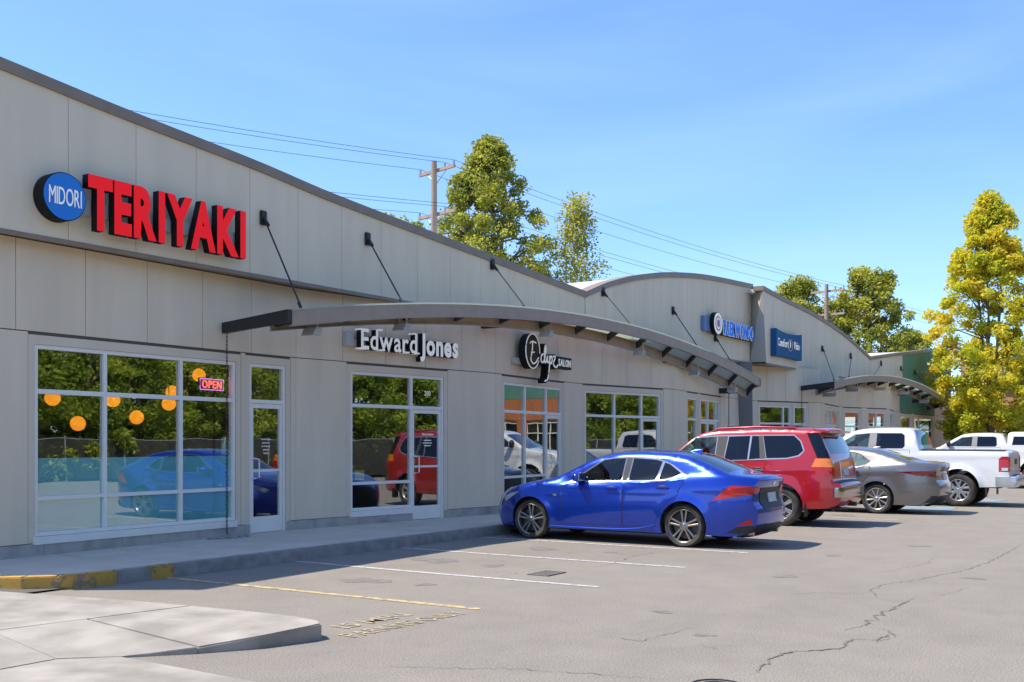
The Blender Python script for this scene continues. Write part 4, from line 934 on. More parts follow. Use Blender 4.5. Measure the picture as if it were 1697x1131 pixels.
    tubeobj('steering_wheel', [(-.38 + .17 * math.cos(t), fy + .62 - .07 * math.sin(t), be - .03 + .16 * math.sin(t)) for t in [k * math.pi / 10 for k in range(21)]], .016, M_BLK, car, 6)
    # mirrors and handles
    my, mz = S['mirror']
    for side in (-1, 1):
        xm_ = side * (float(W(my, mz - .02)) + .11); bm = bmesh.new(); bmesh.ops.create_uvsphere(bm, u_segments=16, v_segments=10, radius=1, matrix=Matrix.Translation((xm_, my, mz + .03)) @ Matrix.Diagonal((.125, .085, .082 * S.get('ms', 1), 1)))
        mo = bmobj('mirror', bm, S.get('mirrorm', P), car, True)
        bm = bmesh.new(); hexv(bm, [(xm_ - .10, my - .075, mz - .03), (xm_ + .10, my - .075, mz - .03), (xm_ + .10, my - .06, mz - .03), (xm_ - .10, my - .06, mz - .03), (xm_ - .10, my - .085, mz + .09), (xm_ + .10, my - .085, mz + .09), (xm_ + .10, my - .06, mz + .09), (xm_ - .10, my - .06, mz + .09)]); bmobj('mirror_glass', bm, M_CHROME, mo)
        tubeobj('mirror_arm', [(side * (float(W(my, mz - .06)) - .03), my + .03, mz - .05), (xm_, my, mz)], .025, M_BLK, mo, 8)
        for k, (hy_, hz_) in enumerate(S['handle']):
            xh = side * (float(W(hy_, hz_)) + .022); bm = bmesh.new(); bbox(bm, xh - .012, xh + .012, hy_ - .105, hy_ + .105, hz_ - .015, hz_ + .017); bmesh.ops.bevel(bm, geom=bm.edges[:], offset=.009, segments=2, affect='EDGES')
            d_ = doors[(k, side)]; bmobj('handle', bm, S.get('handlem', P), d_, True, 60)
            bm = bmesh.new(); bmesh.ops.create_uvsphere(bm, u_segments=16, v_segments=8, radius=1, matrix=Matrix.Translation((side * (float(W(hy_, hz_)) - .006), hy_, hz_)) @ Matrix.Diagonal((.009, .09, .035, 1))); bmobj('handle_recess', bm, M_BLK, d_, True)
    return car, W, patch
PB_ = paint('blue_metallic', (.003, .042, .40), .6, .24); PR_ = paint('red_metallic', (.44, .006, .009), .15, .3); PG_ = paint('grey_metallic', (.20, .185, .175), .6, .32); PW_ = paint('white_paint', (.72, .70, .66), .0, .35)
BLUE = dict(paint=PB_, w=.87, zb=.20, gb=.79, gt=.61, zr=1.42, plan=(.80, .30, .95, .34), zr_=0,
    sil=[(.30, .19, 'k'), (.07, .26), (.0, .42), (.0, .60), (.06, .68), (.08, .88), (.03, .97), (-.01, 1.035), (.10, 1.06), (.36, 1.085, 'G'), (1.08, 1.365), (1.4, 1.41), (1.85, 1.43), (2.25, 1.42), (2.55, 1.375), (2.72, 1.325, 'g'), (3.40, 1.0), (3.6, .965), (3.95, .905), (4.25, .82), (4.45, .70), (4.57, .56), (4.6, .40), (4.55, .24), (4.40, .20)],
    belt=[(-.1, 1.14), (.4, 1.10), (1.0, 1.06), (2.1, .965), (3.2, .925), (3.5, .96), (4.7, .96)], crease=[(0, .93), (1.2, .88), (3.3, .80), (4.6, .74)],
    arch=[(1.08, .33, .375), (3.80, .33, .37)], wheel=(.322, .252, 'double', M_GUN),
    win=[([(2.98, .968), (2.89, 1.055), (2.52, 1.30), (2.36, 1.325), (2.14, 1.335), (2.16, .988)], M_TGLASS2), ([(2.03, .99), (2.0, 1.335), (1.62, 1.315), (1.50, 1.29), (1.56, 1.008)], M_TGLASS2), ([(1.51, 1.012), (1.455, 1.275), (1.36, 1.245), (1.15, 1.115), (1.22, 1.075), (1.42, 1.02)], M_TGLASS2)], windoor=[0, 1, 1],
    trim=[([(2.14, .985), (2.12, 1.337), (2.02, 1.337), (2.05, .985)], M_BLK), ([(3.14, .925), (2.90, 1.085), (2.53, 1.322), (2.36, 1.345), (2.1, 1.355), (1.62, 1.335), (1.42, 1.288), (1.30, 1.235), (1.12, 1.125), (1.05, 1.085), (1.2, 1.05), (1.4, 1.0), (2.1, .97), (2.98, .945)], mat('trim_satin', (.42, .41, .40), .2, 1.))],
    lamp=[([(.62, .715), (.36, .945), (.08, .935), (.02, .90), (.05, .82)], M_RED), ([(.28, .345), (.10, .455), (.06, .37)], M_RED), ([(4.36, .60), (4.02, .775), (4.22, .745), (4.44, .66)], M_CLR)],
    door=[[(3.22, .885), (3.20, .28), (2.115, .285), (2.10, .945), (3.05, .922)], [(2.095, .945), (2.105, .285), (1.56, .30), (1.50, .47), (1.36, .66), (1.17, .79), (1.07, 1.03), (1.4, .975)]],
    handle=[(2.30, .86), (1.42, .89)], handlem=PB_, mirror=(2.88, 1.0), seats=(2.1, 1.2), cabin=M_INTD, glassf=M_CGLASS, glassr=M_TGLASS, ct=.05, cn=.22,
    patch=[('tail_recess', [(-.40, .60), (-.46, .68), (-.42, .90), (.42, .90), (.46, .68), (.40, .60)], 'rear', .008, M_BLK), ('license_plate', [(-.16, .69), (-.16, .83), (.16, .83), (.16, .69)], 'rear', .024, M_PLATE),
           ('tail_lamp', [(-.80, .80), (-.80, .93), (-.48, .915), (-.44, .86)], 'rear', .014, M_RED, True), ('diffuser', [(-.74, .21), (-.66, .33), (-.3, .36), (.3, .36), (.66, .33), (.74, .21)], 'rear', .012, M_BLK),
           ('diffuser_end', [(.50, .19), (.26, .335), (.05, .355), (.03, .25), (.28, .19)], 'left', .006, M_BLK, True), ('fuel_door', [(.93, .80), (.93, .95), (.77, .95), (.77, .80)], 'left', .003, PB_), ('badge', [(-.05, .955), (-.035, .99), (.035, .99), (.05, .955), (0, .935)], 'rear', .012, M_CHROME), ('fender_badge', [(3.35, .72), (3.35, .75), (3.29, .75), (3.29, .72)], 'left', .008, M_SILV, True),
           ('grille', [(-.38, .25), (-.46, .62), (-.28, .70), (.28, .70), (.46, .62), (.38, .25)], 'front', .006, M_BLK)])
SUV = dict(paint=PR_, w=.905, zb=.34, gb=.86, gt=.71, zr=1.80, plan=(.6, .16, .8, .26), edge=.06, ct=.03, cn=.18, flare=.025,
    sil=[(.22, .36), (.0, .42), (-.05, .56), (-.05, .80, 'k'), (.06, .845), (.10, .88), (.115, 1.12), (.14, 1.27, 'G'), (.34, 1.72), (.40, 1.765), (.24, 1.79), (.30, 1.825), (.9, 1.845), (1.6, 1.85), (2.3, 1.825), (2.62, 1.79), (2.76, 1.755, 'g'), (3.55, 1.225), (3.7, 1.195), (4.2, 1.13), (4.48, 1.06), (4.62, .92), (4.68, .68), (4.66, .48), (4.50, .36)],
    belt=[(-.1, 1.22), (1.2, 1.245), (2.3, 1.225), (3.3, 1.20), (3.7, 1.24), (4.7, 1.25)], crease=[(0, 1.10), (4.6, 1.02)],
    arch=[(1.06, .38, .445), (3.92, .38, .445)], wheel=(.375, .245, 'fiveplus', M_SILV), tuck=.05,
    win=[([(3.25, 1.245), (3.15, 1.41), (2.82, 1.675), (2.38, 1.70), (2.40, 1.235)], M_CGLASS), ([(2.19, 1.24), (2.13, 1.70), (1.70, 1.715), (1.72, 1.255)], M_TGLASS), ([(1.69, 1.258), (1.66, 1.715), (1.53, 1.71), (1.47, 1.28)], M_TGLASS), ([(1.34, 1.285), (1.44, 1.715), (.84, 1.715), (.71, 1.60), (.64, 1.43), (.73, 1.345), (.95, 1.295)], M_TGLASS), ([(.60, 1.765), (.37, 1.295), (.10, 1.295), (.15, 1.34), (.36, 1.765)], M_TGLASS)], windoor=[0, 1, 1, 9, 9],
    trim=[([(2.38, 1.23), (2.36, 1.705), (2.15, 1.71), (2.21, 1.23)], mat('pillar_taupe', (.075, .066, .058), .6)), ([(1.47, 1.27), (1.53, 1.715), (1.45, 1.72), (1.35, 1.28)], MATS['pillar_taupe']), ([(3.29, 1.225), (3.18, 1.42), (2.84, 1.70), (2.3, 1.73), (1.45, 1.735), (.83, 1.735), (.69, 1.61), (.615, 1.43), (.71, 1.325), (.95, 1.275), (1.33, 1.262), (2.2, 1.222)], mat('window_chrome', (.62, .58, .52), .25, .8))],
    lamp=[([(.47, 1.13), (.40, 1.285), (.08, 1.285), (.08, 1.13)], M_AMB), ([(.47, .955), (.47, 1.13), (.08, 1.13), (.08, .955)], M_RED), ([(4.62, .88), (4.40, .90), (4.42, 1.02), (4.54, 1.0)], M_CLR)],
    door=[[(3.42, 1.18), (3.42, .42), (2.305, .43), (2.30, 1.215), (3.2, 1.205)], [(2.295, 1.215), (2.30, .43), (1.56, .45), (1.50, .75), (1.36, .92), (1.34, 1.245)]],
    handle=[(2.46, 1.07), (1.49, 1.075)], handlem=M_CHROME, mirror=(3.22, 1.26), ms=1.25, seats=(2.35, 1.35), cabin=M_INT, glassf=M_CGLASS, glassr=M_TGLASS,
    patch=[('tail_lamp', [(-.84, 1.13), (-.84, 1.28), (-.66, 1.28), (-.66, 1.13)], 'rear', .012, M_AMB, True), ('tail_lamp', [(-.84, .955), (-.84, 1.128), (-.66, 1.128), (-.66, .955)], 'rear', .012, M_RED, True),
           ('license_plate', [(-.16, .97), (-.16, 1.11), (.16, 1.11), (.16, .97)], 'rear', .016, M_PLATE), ('plate_surround', [(-.30, .92), (-.30, 1.22), (.30, 1.22), (.30, .92)], 'rear', .006, M_CHROME),
           ('rear_bumper', [(-.80, .57), (-.80, .75), (.80, .75), (.80, .57)], 'rear', .03, mat('bumper_chrome', (.45, .43, .42), .12, 1.)), ('grille', [(-.4, .66), (-.5, .98), (.5, .98), (.4, .66)], 'front', .01, M_CHROME)])
GREY = dict(paint=PG_, w=.89, zb=.21, gb=.81, gt=.62, zr=1.45, plan=(.85, .27, 1.0, .34), ct=.05, cn=.22,
    sil=[(.34, .21, 'k'), (.10, .30), (.0, .44), (.0, .66), (.07, .72), (.10, .92), (.03, 1.05), (.0, 1.10), (.2, 1.125), (.55, 1.15, 'G'), (1.40, 1.405), (1.75, 1.445), (2.2, 1.46), (2.6, 1.43), (2.80, 1.385, 'g'), (3.60, 1.01), (3.8, .98), (4.25, .92), (4.6, .82), (4.82, .68), (4.93, .50), (4.90, .30), (4.72, .22)],
    belt=[(-.1, 1.18), (.5, 1.15), (1.3, 1.09), (2.5, 1.0), (3.4, .955), (3.7, .99), (5, .99)], crease=[(0, .98), (1.5, .93), (4.5, .80)],
    arch=[(1.30, .345, .385), (4.12, .345, .385)], wheel=(.336, .242, 'ten', M_SILV),
    win=[([(3.20, .995), (3.05, 1.13), (2.72, 1.345), (2.62, 1.375), (2.66, 1.015)], M_CGLASS), ([(2.54, 1.02), (2.5, 1.38), (2.07, 1.385), (1.80, 1.345), (1.80, 1.05)], M_CGLASS), ([(1.765, 1.055), (1.765, 1.335), (1.70, 1.315), (1.49, 1.165), (1.55, 1.115)], M_CGLASS)], windoor=[0, 1, 1],
    trim=[([(2.65, 1.01), (2.61, 1.38), (2.51, 1.385), (2.55, 1.01)], M_BLK), ([(3.32, .97), (3.08, 1.15), (2.73, 1.365), (2.5, 1.40), (2.07, 1.405), (1.78, 1.365), (1.69, 1.33), (1.45, 1.17), (1.52, 1.095), (1.8, 1.03), (2.6, .99)], M_BLK)],
    lamp=[([(.86, .945), (.34, .96), (.05, .955), (.05, .84), (.42, .855)], M_DRED), ([(4.72, .66), (4.35, .80), (4.6, .78), (4.76, .72)], M_CLR)],
    door=[[(3.46, .93), (3.44, .29), (2.615, .295), (2.60, .985), (3.3, .955)], [(2.595, .985), (2.61, .295), (1.80, .31), (1.74, .50), (1.60, .70), (1.47, .86), (1.44, 1.07), (1.8, 1.02)]],
    handle=[(2.78, .90), (1.78, .925)], handlem=M_BLK, mirror=(3.12, 1.02), seats=(2.45, 1.55), cabin=M_INT, glassf=M_CGLASS, glassr=M_TGLASS2,
    patch=[('tail_lamp', [(-.82, .85), (-.82, .95), (-.40, .95), (-.36, .87)], 'rear', .012, M_DRED, True), ('license_plate', [(-.16, .76), (-.16, .90), (.16, .90), (.16, .76)], 'rear', .014, M_PLATE),
           ('diffuser', [(-.80, .22), (-.74, .42), (.74, .42), (.80, .22)], 'rear', .010, M_BLK)])
RAM = dict(paint=PW_, w=.99, zb=.49, gb=.955, gt=.80, zr=1.93, plan=(.3, .04, .6, .14), edge=.05, ct=.03, cn=.14, flare=.06, tuck=.03,
    sil=[(.20, .50), (-.04, .50), (-.12, .53), (-.12, .75, 'k'), (.02, .765), (.05, .80), (.05, 1.365, 'k'), (2.12, 1.375), (2.15, 1.42, 'G'), (2.27, 1.86), (2.42, 1.935), (2.9, 1.955), (3.45, 1.945), (3.72, 1.905), (3.82, 1.87, 'g'), (4.62, 1.40), (4.8, 1.355), (5.35, 1.30), (5.62, 1.22), (5.72, 1.05), (5.76, .80), (5.80, .66), (5.74, .46), (5.5, .43)],
    belt=[(-.2, 1.46), (2.1, 1.42), (2.3, 1.405), (4.4, 1.40), (4.7, 1.46), (6, 1.46)], crease=[(0, 1.26), (5.6, 1.20)],
    arch=[(1.19, .44, .50), (4.76, .44, .50)], wheel=(.41, .268, 'six', M_SILV),
    win=[([(4.24, 1.455), (4.12, 1.575), (3.76, 1.80), (3.37, 1.835), (3.40, 1.445)], M_CGLASS), ([(3.20, 1.435), (3.19, 1.835), (2.58, 1.83), (2.50, 1.78), (2.48, 1.50), (2.54, 1.435)], M_TGLASS)], windoor=[0, 1],
    trim=[([(3.41, 1.44), (3.37, 1.845), (3.18, 1.845), (3.19, 1.44)], mat('pillar_grey', (.30, .28, .26), .5))],
    lamp=[([(.27, .87), (.27, 1.19), (.20, 1.245), (.02, 1.245), (.02, .87)], M_RED), ([(5.62, .95), (5.45, .97), (5.45, 1.15), (5.58, 1.14)], M_CLR)],
    door=[[(4.42, 1.385), (4.30, .58), (3.30, .56), (3.28, 1.40)], [(3.275, 1.40), (3.295, .56), (2.45, .57), (2.34, 1.0), (2.36, 1.40)]],
    handle=[(3.45, 1.25), (2.52, 1.25)], mirror=(4.22, 1.52), ms=1.6, mirrorm=M_BLK, seats=(3.3, 2.5), cabin=M_INT, glassf=M_CGLASS, glassr=M_TGLASS2,
    patch=[('tail_lamp', [(-.95, .87), (-.95, 1.245), (-.82, 1.22), (-.82, .90)], 'rear', .012, M_RED, True), ('reverse_lens', [(.20, .90), (.20, .97), (.06, .97), (.06, .90)], 'left', .01, M_CLR, True),
           ('rear_bumper', [(-.98, .53), (-.98, .74), (.98, .74), (.98, .53)], 'rear', .02, M_SILV), ('bumper_end', [(.34, .53), (.34, .75), (-.11, .75), (-.11, .53)], 'left', .02, M_SILV, True),
           ('tailgate_handle', [(-.2, 1.05), (-.2, 1.18), (.2, 1.18), (.2, 1.05)], 'rear', .01, M_BLK), ('grille', [(-.6, .72), (-.6, 1.12), (.6, 1.12), (.6, .72)], 'front', .01, M_CHROME), ('fuel_door', [(1.86, 1.02), (1.80, 1.09), (1.72, 1.09), (1.67, 1.02), (1.72, .95), (1.80, .95)], 'left', .004, PW_)])
blue, Wb, _ = vehicle('blue_sedan', 'bright blue sedan with dark alloy wheels, nearest car parked at the shops', 'car', (15.59, 5.45, 0), BLUE)
mesh('roof_antenna', [(-.035, 1.15, 1.405), (.035, 1.15, 1.405), (.03, 1.32, 1.44), (-.03, 1.32, 1.44), (-.008, 1.12, 1.475), (.008, 1.12, 1.475), (.008, 1.24, 1.475), (-.008, 1.24, 1.475)], HEX, PB_, blue)
for x in (-.52, .52): tubeobj('exhaust_tip', [(x - .05, .075, .235), (x - .05, .3, .235)], .042, M_GUN, blue, 16)
for sd in (-1, 1): tubeobj('sill_trim', [(sd * (float(Wb(y, .27)) + .004), y, z) for y, z in ((3.40, .235), (2.6, .225), (2.1, .232), (1.8, .26), (1.55, .32))], .012, PB_, blue, 6)
suv, Ws, _ = vehicle('red_suv', 'red sport utility vehicle with silver wheels parked beside the blue sedan', 'suv', (20.385, 5.6, 0), SUV)
for sd in (-1, 1):
    tubeobj('roof_rail', [(sd * .66, .75, 1.80), (sd * .66, .85, 1.865), (sd * .66, 1.6, 1.885), (sd * .66, 2.35, 1.86), (sd * .66, 2.5, 1.80)], .02, PR_, suv, 8)
    box('mud_flap', sd * .88 - .09, sd * .88 + .09, .56, .575, .20, .44, M_BLK, suv)
for y in (1.0, 2.2): tubeobj('roof_crossbar', [(-.64, y, 1.885), (0, y, 1.905), (.64, y, 1.885)], .018, M_BLK, suv, 8)
mesh('rear_spoiler', [(-.68, .19, 1.765), (.68, .19, 1.765), (.70, .48, 1.80), (-.70, .48, 1.80), (-.68, .18, 1.80), (.68, .18, 1.80), (.70, .5, 1.845), (-.70, .5, 1.845)], HEX, PR_, suv)
box('tow_hitch', -.05, .05, -.12, .3, .38, .46, M_BLK, suv); tubeobj('exhaust_tip', [(-.55, -.0, .35), (-.55, .3, .36)], .035, M_BLK, suv, 12)
grey, Wg, _ = vehicle('grey_sedan', 'metallic grey sedan with ten spoke wheels parked between the suv and the white pickup', 'car', (25.02, 4.75, 0), GREY)
mesh('roof_antenna', [(-.035, 1.45, 1.43), (.035, 1.45, 1.43), (.03, 1.62, 1.455), (-.03, 1.62, 1.455), (-.008, 1.42, 1.50), (.008, 1.42, 1.50), (.008, 1.54, 1.49), (-.008, 1.54, 1.49)], HEX, PG_, grey)
ram, Wr, _ = vehicle('white_pickup', 'white crew cab pickup with open bed and big tyres parked right of the grey sedan', 'pickup', (29.02, 3.85, 0), RAM)
for sd in (-1, 1): box('mud_flap', sd * .86 - .13, sd * .86 + .13, .56, .575, .25, .50, M_BLK, ram)
box('tow_hitch', -.06, .06, -.22, .2, .44, .52, M_BLK, ram)
for sd in (-1, 1): tubeobj('side_step', [(sd * 1.0, 1.85, .47), (sd * 1.03, 2.1, .43), (sd * 1.03, 4.0, .43), (sd * 1.0, 4.2, .47)], .035, M_CHROME, ram, 8)
RAM2 = dict(RAM); RAM2['sil'] = RAM['sil'][:5] + [(.05, .80), (.06, 1.36), (.09, 1.42), (.28, 1.93), (.5, 1.985), (2.02, 1.99), (2.10, 1.94), (2.13, 1.46, 'G')] + RAM['sil'][9:]
RAM2['win'] = RAM['win'] + [([(1.95, 1.50), (1.90, 1.83), (.55, 1.82), (.45, 1.50)], M_TGLASS)]; RAM2['windoor'] = [0, 1, 9]
RAM2['wheel'] = (.40, .25, 'fiveplus', M_SILV)
vehicle('white_pickup', 'farther white pickup with a tall white bed cap parked under the yellow tree', 'pickup', (45.5, 4.13, 0), RAM2)

# ------------------------------------------------------------------ building at the far end of the lot
M_TAN = mat('stucco_tan', (.52, .30, .14), .9, col2=(.58, .35, .17), scale=1.5); M_ORG = mat('stucco_orange', (.50, .16, .05), .9, col2=(.56, .19, .06), scale=1.5)
B3 = empty('end_shop_building'); tag(B3, 'tan and orange shop building closing the far end of the parking lot', 'building')
box('wall', 62.45, 63, -24, 11.1, 0, 6.4, M_TAN, B3)
box('upper_band', 62.3, 62.44, -24, 9.0, 4.5, 6.5, M_GREEN, B3); box('orange_band', 62.25, 62.44, -24, 7.9, 3.1, 4.48, M_ORG, B3); box('parapet_cap', 62.2, 63.1, -24, 11.1, 6.5, 6.62, M_COPE, B3)
y = 10.75
while y > -23:
    p = 3.2; box('pier', 62.1, 62.44, y - .28, y + .28, .1, 3.08, M_TAN if y > 7 else M_ORG, B3)
    W_ = empty('window', (0, 0, 0), B3); bm = bmesh.new()
    for yy in (y - .30, y - 1.2, y - 2.1, y - 2.9): bbox(bm, 62.30, 62.40, yy - .06, yy, .2, 2.9)
    for zz in (.2, .9, 2.2, 2.85): bbox(bm, 62.305, 62.395, y - 2.9, y - .30, zz, zz + .06)
    bmobj('frame', bm, M_ALU, W_); box('pane', 62.41, 62.42, y - 2.9, y - .30, .2, 2.9, mat('dark_pane', (.02, .022, .025), .03, spec=.9), W_)
    y -= p
aw = empty('red_awning'); tag(aw, 'red fabric awning on the tan building at the right edge', 'awning')
mesh('fabric', [(61.2, 8.6, 2.9), (61.2, 6.0, 2.9), (62.24, 6.0, 3.7), (62.24, 8.6, 3.7), (61.25, 8.6, 2.6), (61.25, 6.0, 2.6), (62.23, 6.0, 3.62), (62.23, 8.6, 3.62)], [(0, 1, 2, 3), (0, 4, 5, 1), (4, 7, 6, 5), (0, 3, 7, 4), (1, 5, 6, 2)], mat('awning_red', (.50, .03, .03), .8), aw)
for yy in (8.5, 6.1): tubeobj('arm', [(62.24, yy, 2.75), (61.3, yy, 2.72)], .02, M_ALU, aw, 6)

# ------------------------------------------------------------------ trees
LF_MAPLE = leafmat('maple_leaf', [(.15, .25, .02), (.43, .51, .04), (.70, .66, .045), (.80, .63, .05), (.72, .42, .05)])
LF_POP = leafmat('poplar_leaf', [(.10, .13, .03), (.30, .34, .045), (.58, .55, .08), (.70, .60, .11)])
LF_GRN = leafmat('hedge_leaf', [(.08, .13, .02), (.24, .34, .04), (.44, .52, .06), (.60, .62, .09)])
def leafmesh(name, cen, nrm_bias, size, m, asp=.55):
    n = len(cen); d = rng.normal(size=(n, 3)); d[:, 2] *= .7; d /= np.linalg.norm(d, axis=1)[:, None]
    q = rng.normal(size=(n, 3)); q -= (q * d).sum(1)[:, None] * d; q /= np.linalg.norm(q, axis=1)[:, None]
    s_ = size * rng.uniform(.6, 1.35, (n, 1)); v = np.empty((n, 4, 3)); fold = np.cross(d, q) * s_ * .12
    v[:, 0] = cen - d * s_ * .5; v[:, 1] = cen + q * s_ * asp * .5 + fold; v[:, 2] = cen + d * s_ * .5; v[:, 3] = cen - q * s_ * asp * .5 + fold
    me = bpy.data.meshes.new(name); me.vertices.add(4 * n); me.loops.add(4 * n); me.polygons.add(n)
    me.vertices.foreach_set('co', v.ravel()); me.loops.foreach_set('vertex_index', np.arange(4 * n)); me.polygons.foreach_set('loop_start', np.arange(n) * 4)
    me.update(calc_edges=True); me.materials.append(m); return me
def treemesh(H, z0, rx, prof, nclump, nleaf, leaf, rc, m, trunk_r, stems=1, lean=.35, seed=1):
    """returns (wood mesh, crown mesh); prof(t) = relative crown radius at height t"""
    rr = np.random.default_rng(seed); cl_ = []
    while len(cl_) < nclump:
        t = rr.uniform(0, 1); r_ = prof(t) * rx; a = rr.uniform(0, 2 * math.pi); k = rr.uniform(0, 1) ** .45
        cl_.append((r_ * k * math.cos(a), r_ * k * math.sin(a), z0 + (H - z0) * t))
    cl_ = np.array(cl_); pts = []
    per = rr.multinomial(nleaf, rr.dirichlet(np.full(nclump, 4.)))
    for c, k in zip(cl_, per):
        u = rr.normal(size=(k, 3)); u /= np.linalg.norm(u, axis=1)[:, None]; rad = rr.uniform(0, 1, (k, 1)) ** .5
        pts.append(c + u * rad * rc * rr.uniform(.7, 1.3) * np.array([1, 1, .8]))
    crown = leafmesh('crown', np.concatenate(pts), None, leaf, m)
    bm = bmesh.new(); top = []
    for s_ in range(stems):
        a = 2 * math.pi * s_ / stems + .4; dx, dy = (rx * lean * math.cos(a), rx * lean * math.sin(a)) if stems > 1 else (0, 0)
        b0 = z0 * .55 if stems > 1 else 0
        pp = [(dx * t * (1.2 - .2 * t) + rr.normal() * .05 * t, dy * t * (1.2 - .2 * t) + rr.normal() * .05 * t, b0 + (H * .80 - b0) * t) for t in np.linspace(0, 1, 8)]
        tube(bm, pp, [max(.015, trunk_r * (.75 if stems > 1 else 1) * (1 - .9 * t)) for t in np.linspace(0, 1, 8)], 7); top.append(pp)
    if stems > 1: tube(bm, [(0, 0, -.05), (.01, 0, z0 * .3), (0, 0, z0 * .6)], [trunk_r * 1.25, trunk_r, trunk_r * .95], 9)
    for i in range(0, nclump, 2):
        c = Vector(cl_[i]); best = min((p for pp in top for p in pp), key=lambda p: abs(p[2] - (c.z - .9)) + .4 * math.hypot(p[0] - c.x, p[1] - c.y)); b_ = Vector(best); mid = b_.lerp(c, .5) + Vector((0, 0, .12 * (c - b_).length))
        tube(bm, [b_, mid, c], [trunk_r * .28, trunk_r * .17, .008], 5)
    me = bpy.data.meshes.new('trunk'); bm.to_mesh(me); bm.free(); me.materials.append(M_BARK); me.polygons.foreach_set('use_smooth', [True] * len(me.polygons))
    return me, crown
def plant_tree(name, label, cat, loc, ms, rot=0., sc=1., group=None):
    o = empty(name, loc); o.rotation_euler.z = rot; o.scale = (sc, sc, sc); tag(o, label, cat, group)
    link(bpy.data.objects.new('trunk', ms[0]), o); link(bpy.data.objects.new('crown', ms[1]), o); return o
oval = lambda t: max(.12, math.sin(math.pi * min(1, (.06 + .94 * t)) ** .75) ** .7)
column = lambda t: max(.1, (math.sin(math.pi * (.10 + .90 * t) ** .8)) ** .55)
mp_ = treemesh(13.3, 1.9, 2.85, lambda t: max(.05, min(1, (1.04 - t) * 1.8) ** .9 * min(1, .62 + 2.2 * t)), 340, 54000, .19, .44, LF_MAPLE, .13, 5, .22, 11)
plant_tree('maple_tree', 'tall upright maple with yellow and green leaves at the right', 'tree', (54.5, 8.35, 0), mp_)
pop = treemesh(18.6, 4.0, 3.9, lambda t: max(.08, min(1, (1.03 - t) * 2.2) ** .8), 430, 62000, .21, .60, LF_POP, .30, 3, .3, 5)
plant_tree('poplar_tree', 'big dense poplar behind the roof next to the wooden power pole', 'tree', (49.5, 33.9, 0), pop)
bir = treemesh(16.0, 6.0, 2.3, lambda t: max(.08, min(1, (1.05 - t) * 1.6)), 170, 8000, .19, .8, LF_POP, .11, 4, .28, 9)
plant_tree('sparse_tree', 'thin sparse tree with bare twigs behind the roof right of the poplar', 'tree', (54.0, 30.7, 0), bir)
pop2 = treemesh(13.9, 4.0, 3.3, lambda t: max(.3, min(1, (1.02 - t) * 2.6) ** .6), 250, 22000, .25, .62, LF_POP, .20, 4, .3, 21)
plant_tree('poplar_tree', 'bushy tree behind the wing roof right of the far power pole', 'tree', (76.4, 19.6, 0), pop2)
plant_tree('poplar_tree', 'lower bushy tree behind the wing roof left of the far power pole', 'tree', (74.3, 24.0, 0), pop2, 2.1, .95)
plant_tree('poplar_tree', 'small distant tree above the green panels', 'tree', (88.8, 19.3, 0), pop2, 1.0, .76)
plant_tree('poplar_tree', 'treetop just showing over the roof left of the near power pole', 'tree', (54.4, 44.9, 0), pop2, .6, 1.19)
# tree belt and fence on the other side of the lot (seen in the shop windows)
v = [treemesh(9.5, .3, 3.2, lambda t: max(.1, min(1, (1.05 - t) * 1.5)), 260, 21000, .24, .62, LF_GRN, .2, 4, .5, 30 + k) for k in range(3)]
NM = ('broad green tree in the tree belt across the lot', 'tall green tree in the tree belt across the lot', 'light green tree in the tree belt across the lot')
k = 0
for x in np.arange(-2, 62, 3.6):
    for row in range(2):
        plant_tree('belt_tree', 'leafy green tree in the belt across the lot mirrored in the shop windows', 'tree', (x + rng.uniform(-.8, .8) + row * 1.8, -16.0 - row * 4.5 + rng.uniform(-.6, .6), 0), v[k % 3], rng.uniform(0, 6), rng.uniform(.7, 1.0) * (1 if row == 0 else 1.15), 'belt of trees across the parking lot'); k += 1
sh = treemesh(2.6, .1, 1.5, lambda t: max(.3, math.sqrt(max(0, 1 - t * t))), 60, 5200, .2, .5, LF_GRN, .05, 5, .6, 77)
for i, x in enumerate((16, 18.2, 20.4, 22.4, 24.0)):
    plant_tree('belt_shrub', 'rounded green shrub by the fence across the lot mirrored in the shop windows', 'shrub', (x, -13.4 + rng.uniform(-.3, .3), 0), sh, i * 1.3, rng.uniform(.85, 1.15), 'shrubs across the parking lot')
fe = empty('slatted_fence', (0, 0, 0)); tag(fe, 'dark slatted chain link fence across the lot mirrored in the shop windows', 'fence')
M_GALV = mat('galvanised', (.45, .45, .44), .45, .6); M_SLAT = mat('fence_slat', (.05, .045, .04), .8)
for x in np.arange(25, 61, 3.0):
    tubeobj('post', [(x, -13.2, -.02), (x, -13.2, 1.85)], .04, M_GALV, fe, 8)
    if x < 57.5:
        tubeobj('rail', [(x, -13.2, 1.75), (x + 3, -13.2, 1.75)], .022, M_GALV, fe, 6)
        bm = bmesh.new()
        for j in range(36): bbox(bm, x + .05 + j * .081, x + .11 + j * .081, -13.195, -13.19, .08, 1.72)
        tag(bmobj('slats', bm, M_SLAT, fe), kind='stuff')

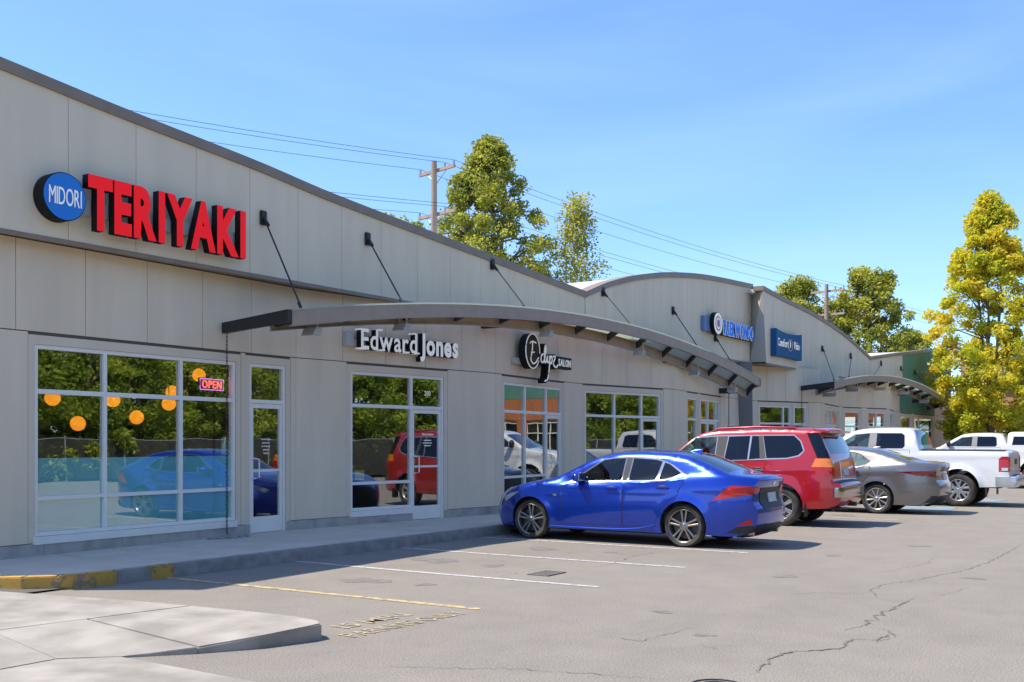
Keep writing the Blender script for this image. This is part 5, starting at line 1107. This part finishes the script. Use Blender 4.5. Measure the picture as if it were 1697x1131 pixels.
# ------------------------------------------------------------------ power poles and wires
def pole(label, x, y, H, arms):
    o = empty('power_pole', (x, y, 0)); tag(o, label, 'power pole', 'power poles behind the shops')
    tubeobj('pole', [(0, 0, 0), (0, 0, H * .5), (0, 0, H)], [.19, .16, .13], M_WOOD, o, 12)
    d = Vector((.226, .974, 0)); f_ = Vector((.974, -.226, 0)); at_ = []
    for za, L_ in arms:
        bm = bmesh.new(); p0 = -d * L_ + f_ * .16; p1 = d * L_ + f_ * .16; u = f_ * .055; w_ = Vector((0, 0, .07))
        hexv(bm, [p0 - u - w_ + Vector((0, 0, za)), p1 - u - w_ + Vector((0, 0, za)), p1 + u - w_ + Vector((0, 0, za)), p0 + u - w_ + Vector((0, 0, za)), p0 - u + w_ + Vector((0, 0, za)), p1 - u + w_ + Vector((0, 0, za)), p1 + u + w_ + Vector((0, 0, za)), p0 + u + w_ + Vector((0, 0, za))])
        ar = bmobj('crossarm', bm, M_WOOD, o)
        for t in (-.95, -.45, .95):
            c = d * L_ * t + f_ * .16 + Vector((0, 0, za + .07)); tubeobj('insulator', [c, c + Vector((0, 0, .1)), c + Vector((0, 0, .2))], [.03, .06, .04], M_GALV, ar, 8); at_.append(Vector((x, y, 0)) + c + Vector((0, 0, .2)))
        for s_ in (-1, 1): tubeobj('brace', [d * L_ * .55 * s_ + f_ * .16 + Vector((0, 0, za - .07)), f_ * .15 + Vector((0, 0, za - .6))], .02, M_GALV, ar, 6)
    return at_
A1_ = pole('near wooden power pole with two crossarms rising behind the roof', 38.3, 29.2, 14.4, ((14.0, 1.25), (12.0, 1.3)))
A2_ = pole('far wooden power pole with two crossarms behind the wing roof', 72.0, 21.35, 12.4, ((11.95, 1.25), (10.35, 1.25)))
A0_ = [p + Vector((-33.7, 7.85, -1.4)) for p in A1_]; A3_ = [p + Vector((33.7, -7.85, -1.0)) for p in A2_]
for nm, P_, Q_ in (('between the two power poles', A1_, A2_), ('running left from the near power pole', A0_, A1_), ('running right from the far power pole', A2_, A3_)):
    for i, (p, q) in enumerate(zip(P_, Q_)):
        tag(tubeobj('overhead_wire', [p.lerp(q, t) - Vector((0, 0, 1.8 * t * (1 - t))) for t in np.linspace(0, 1, 17)], .010, M_BLK, None, 5), ('overhead wire on %s crossarm, %s, ' % (('upper', 'lower')[i // 3], ('near end', 'middle', 'far end')[i % 3])) + nm, 'wire', 'overhead wires ' + nm)
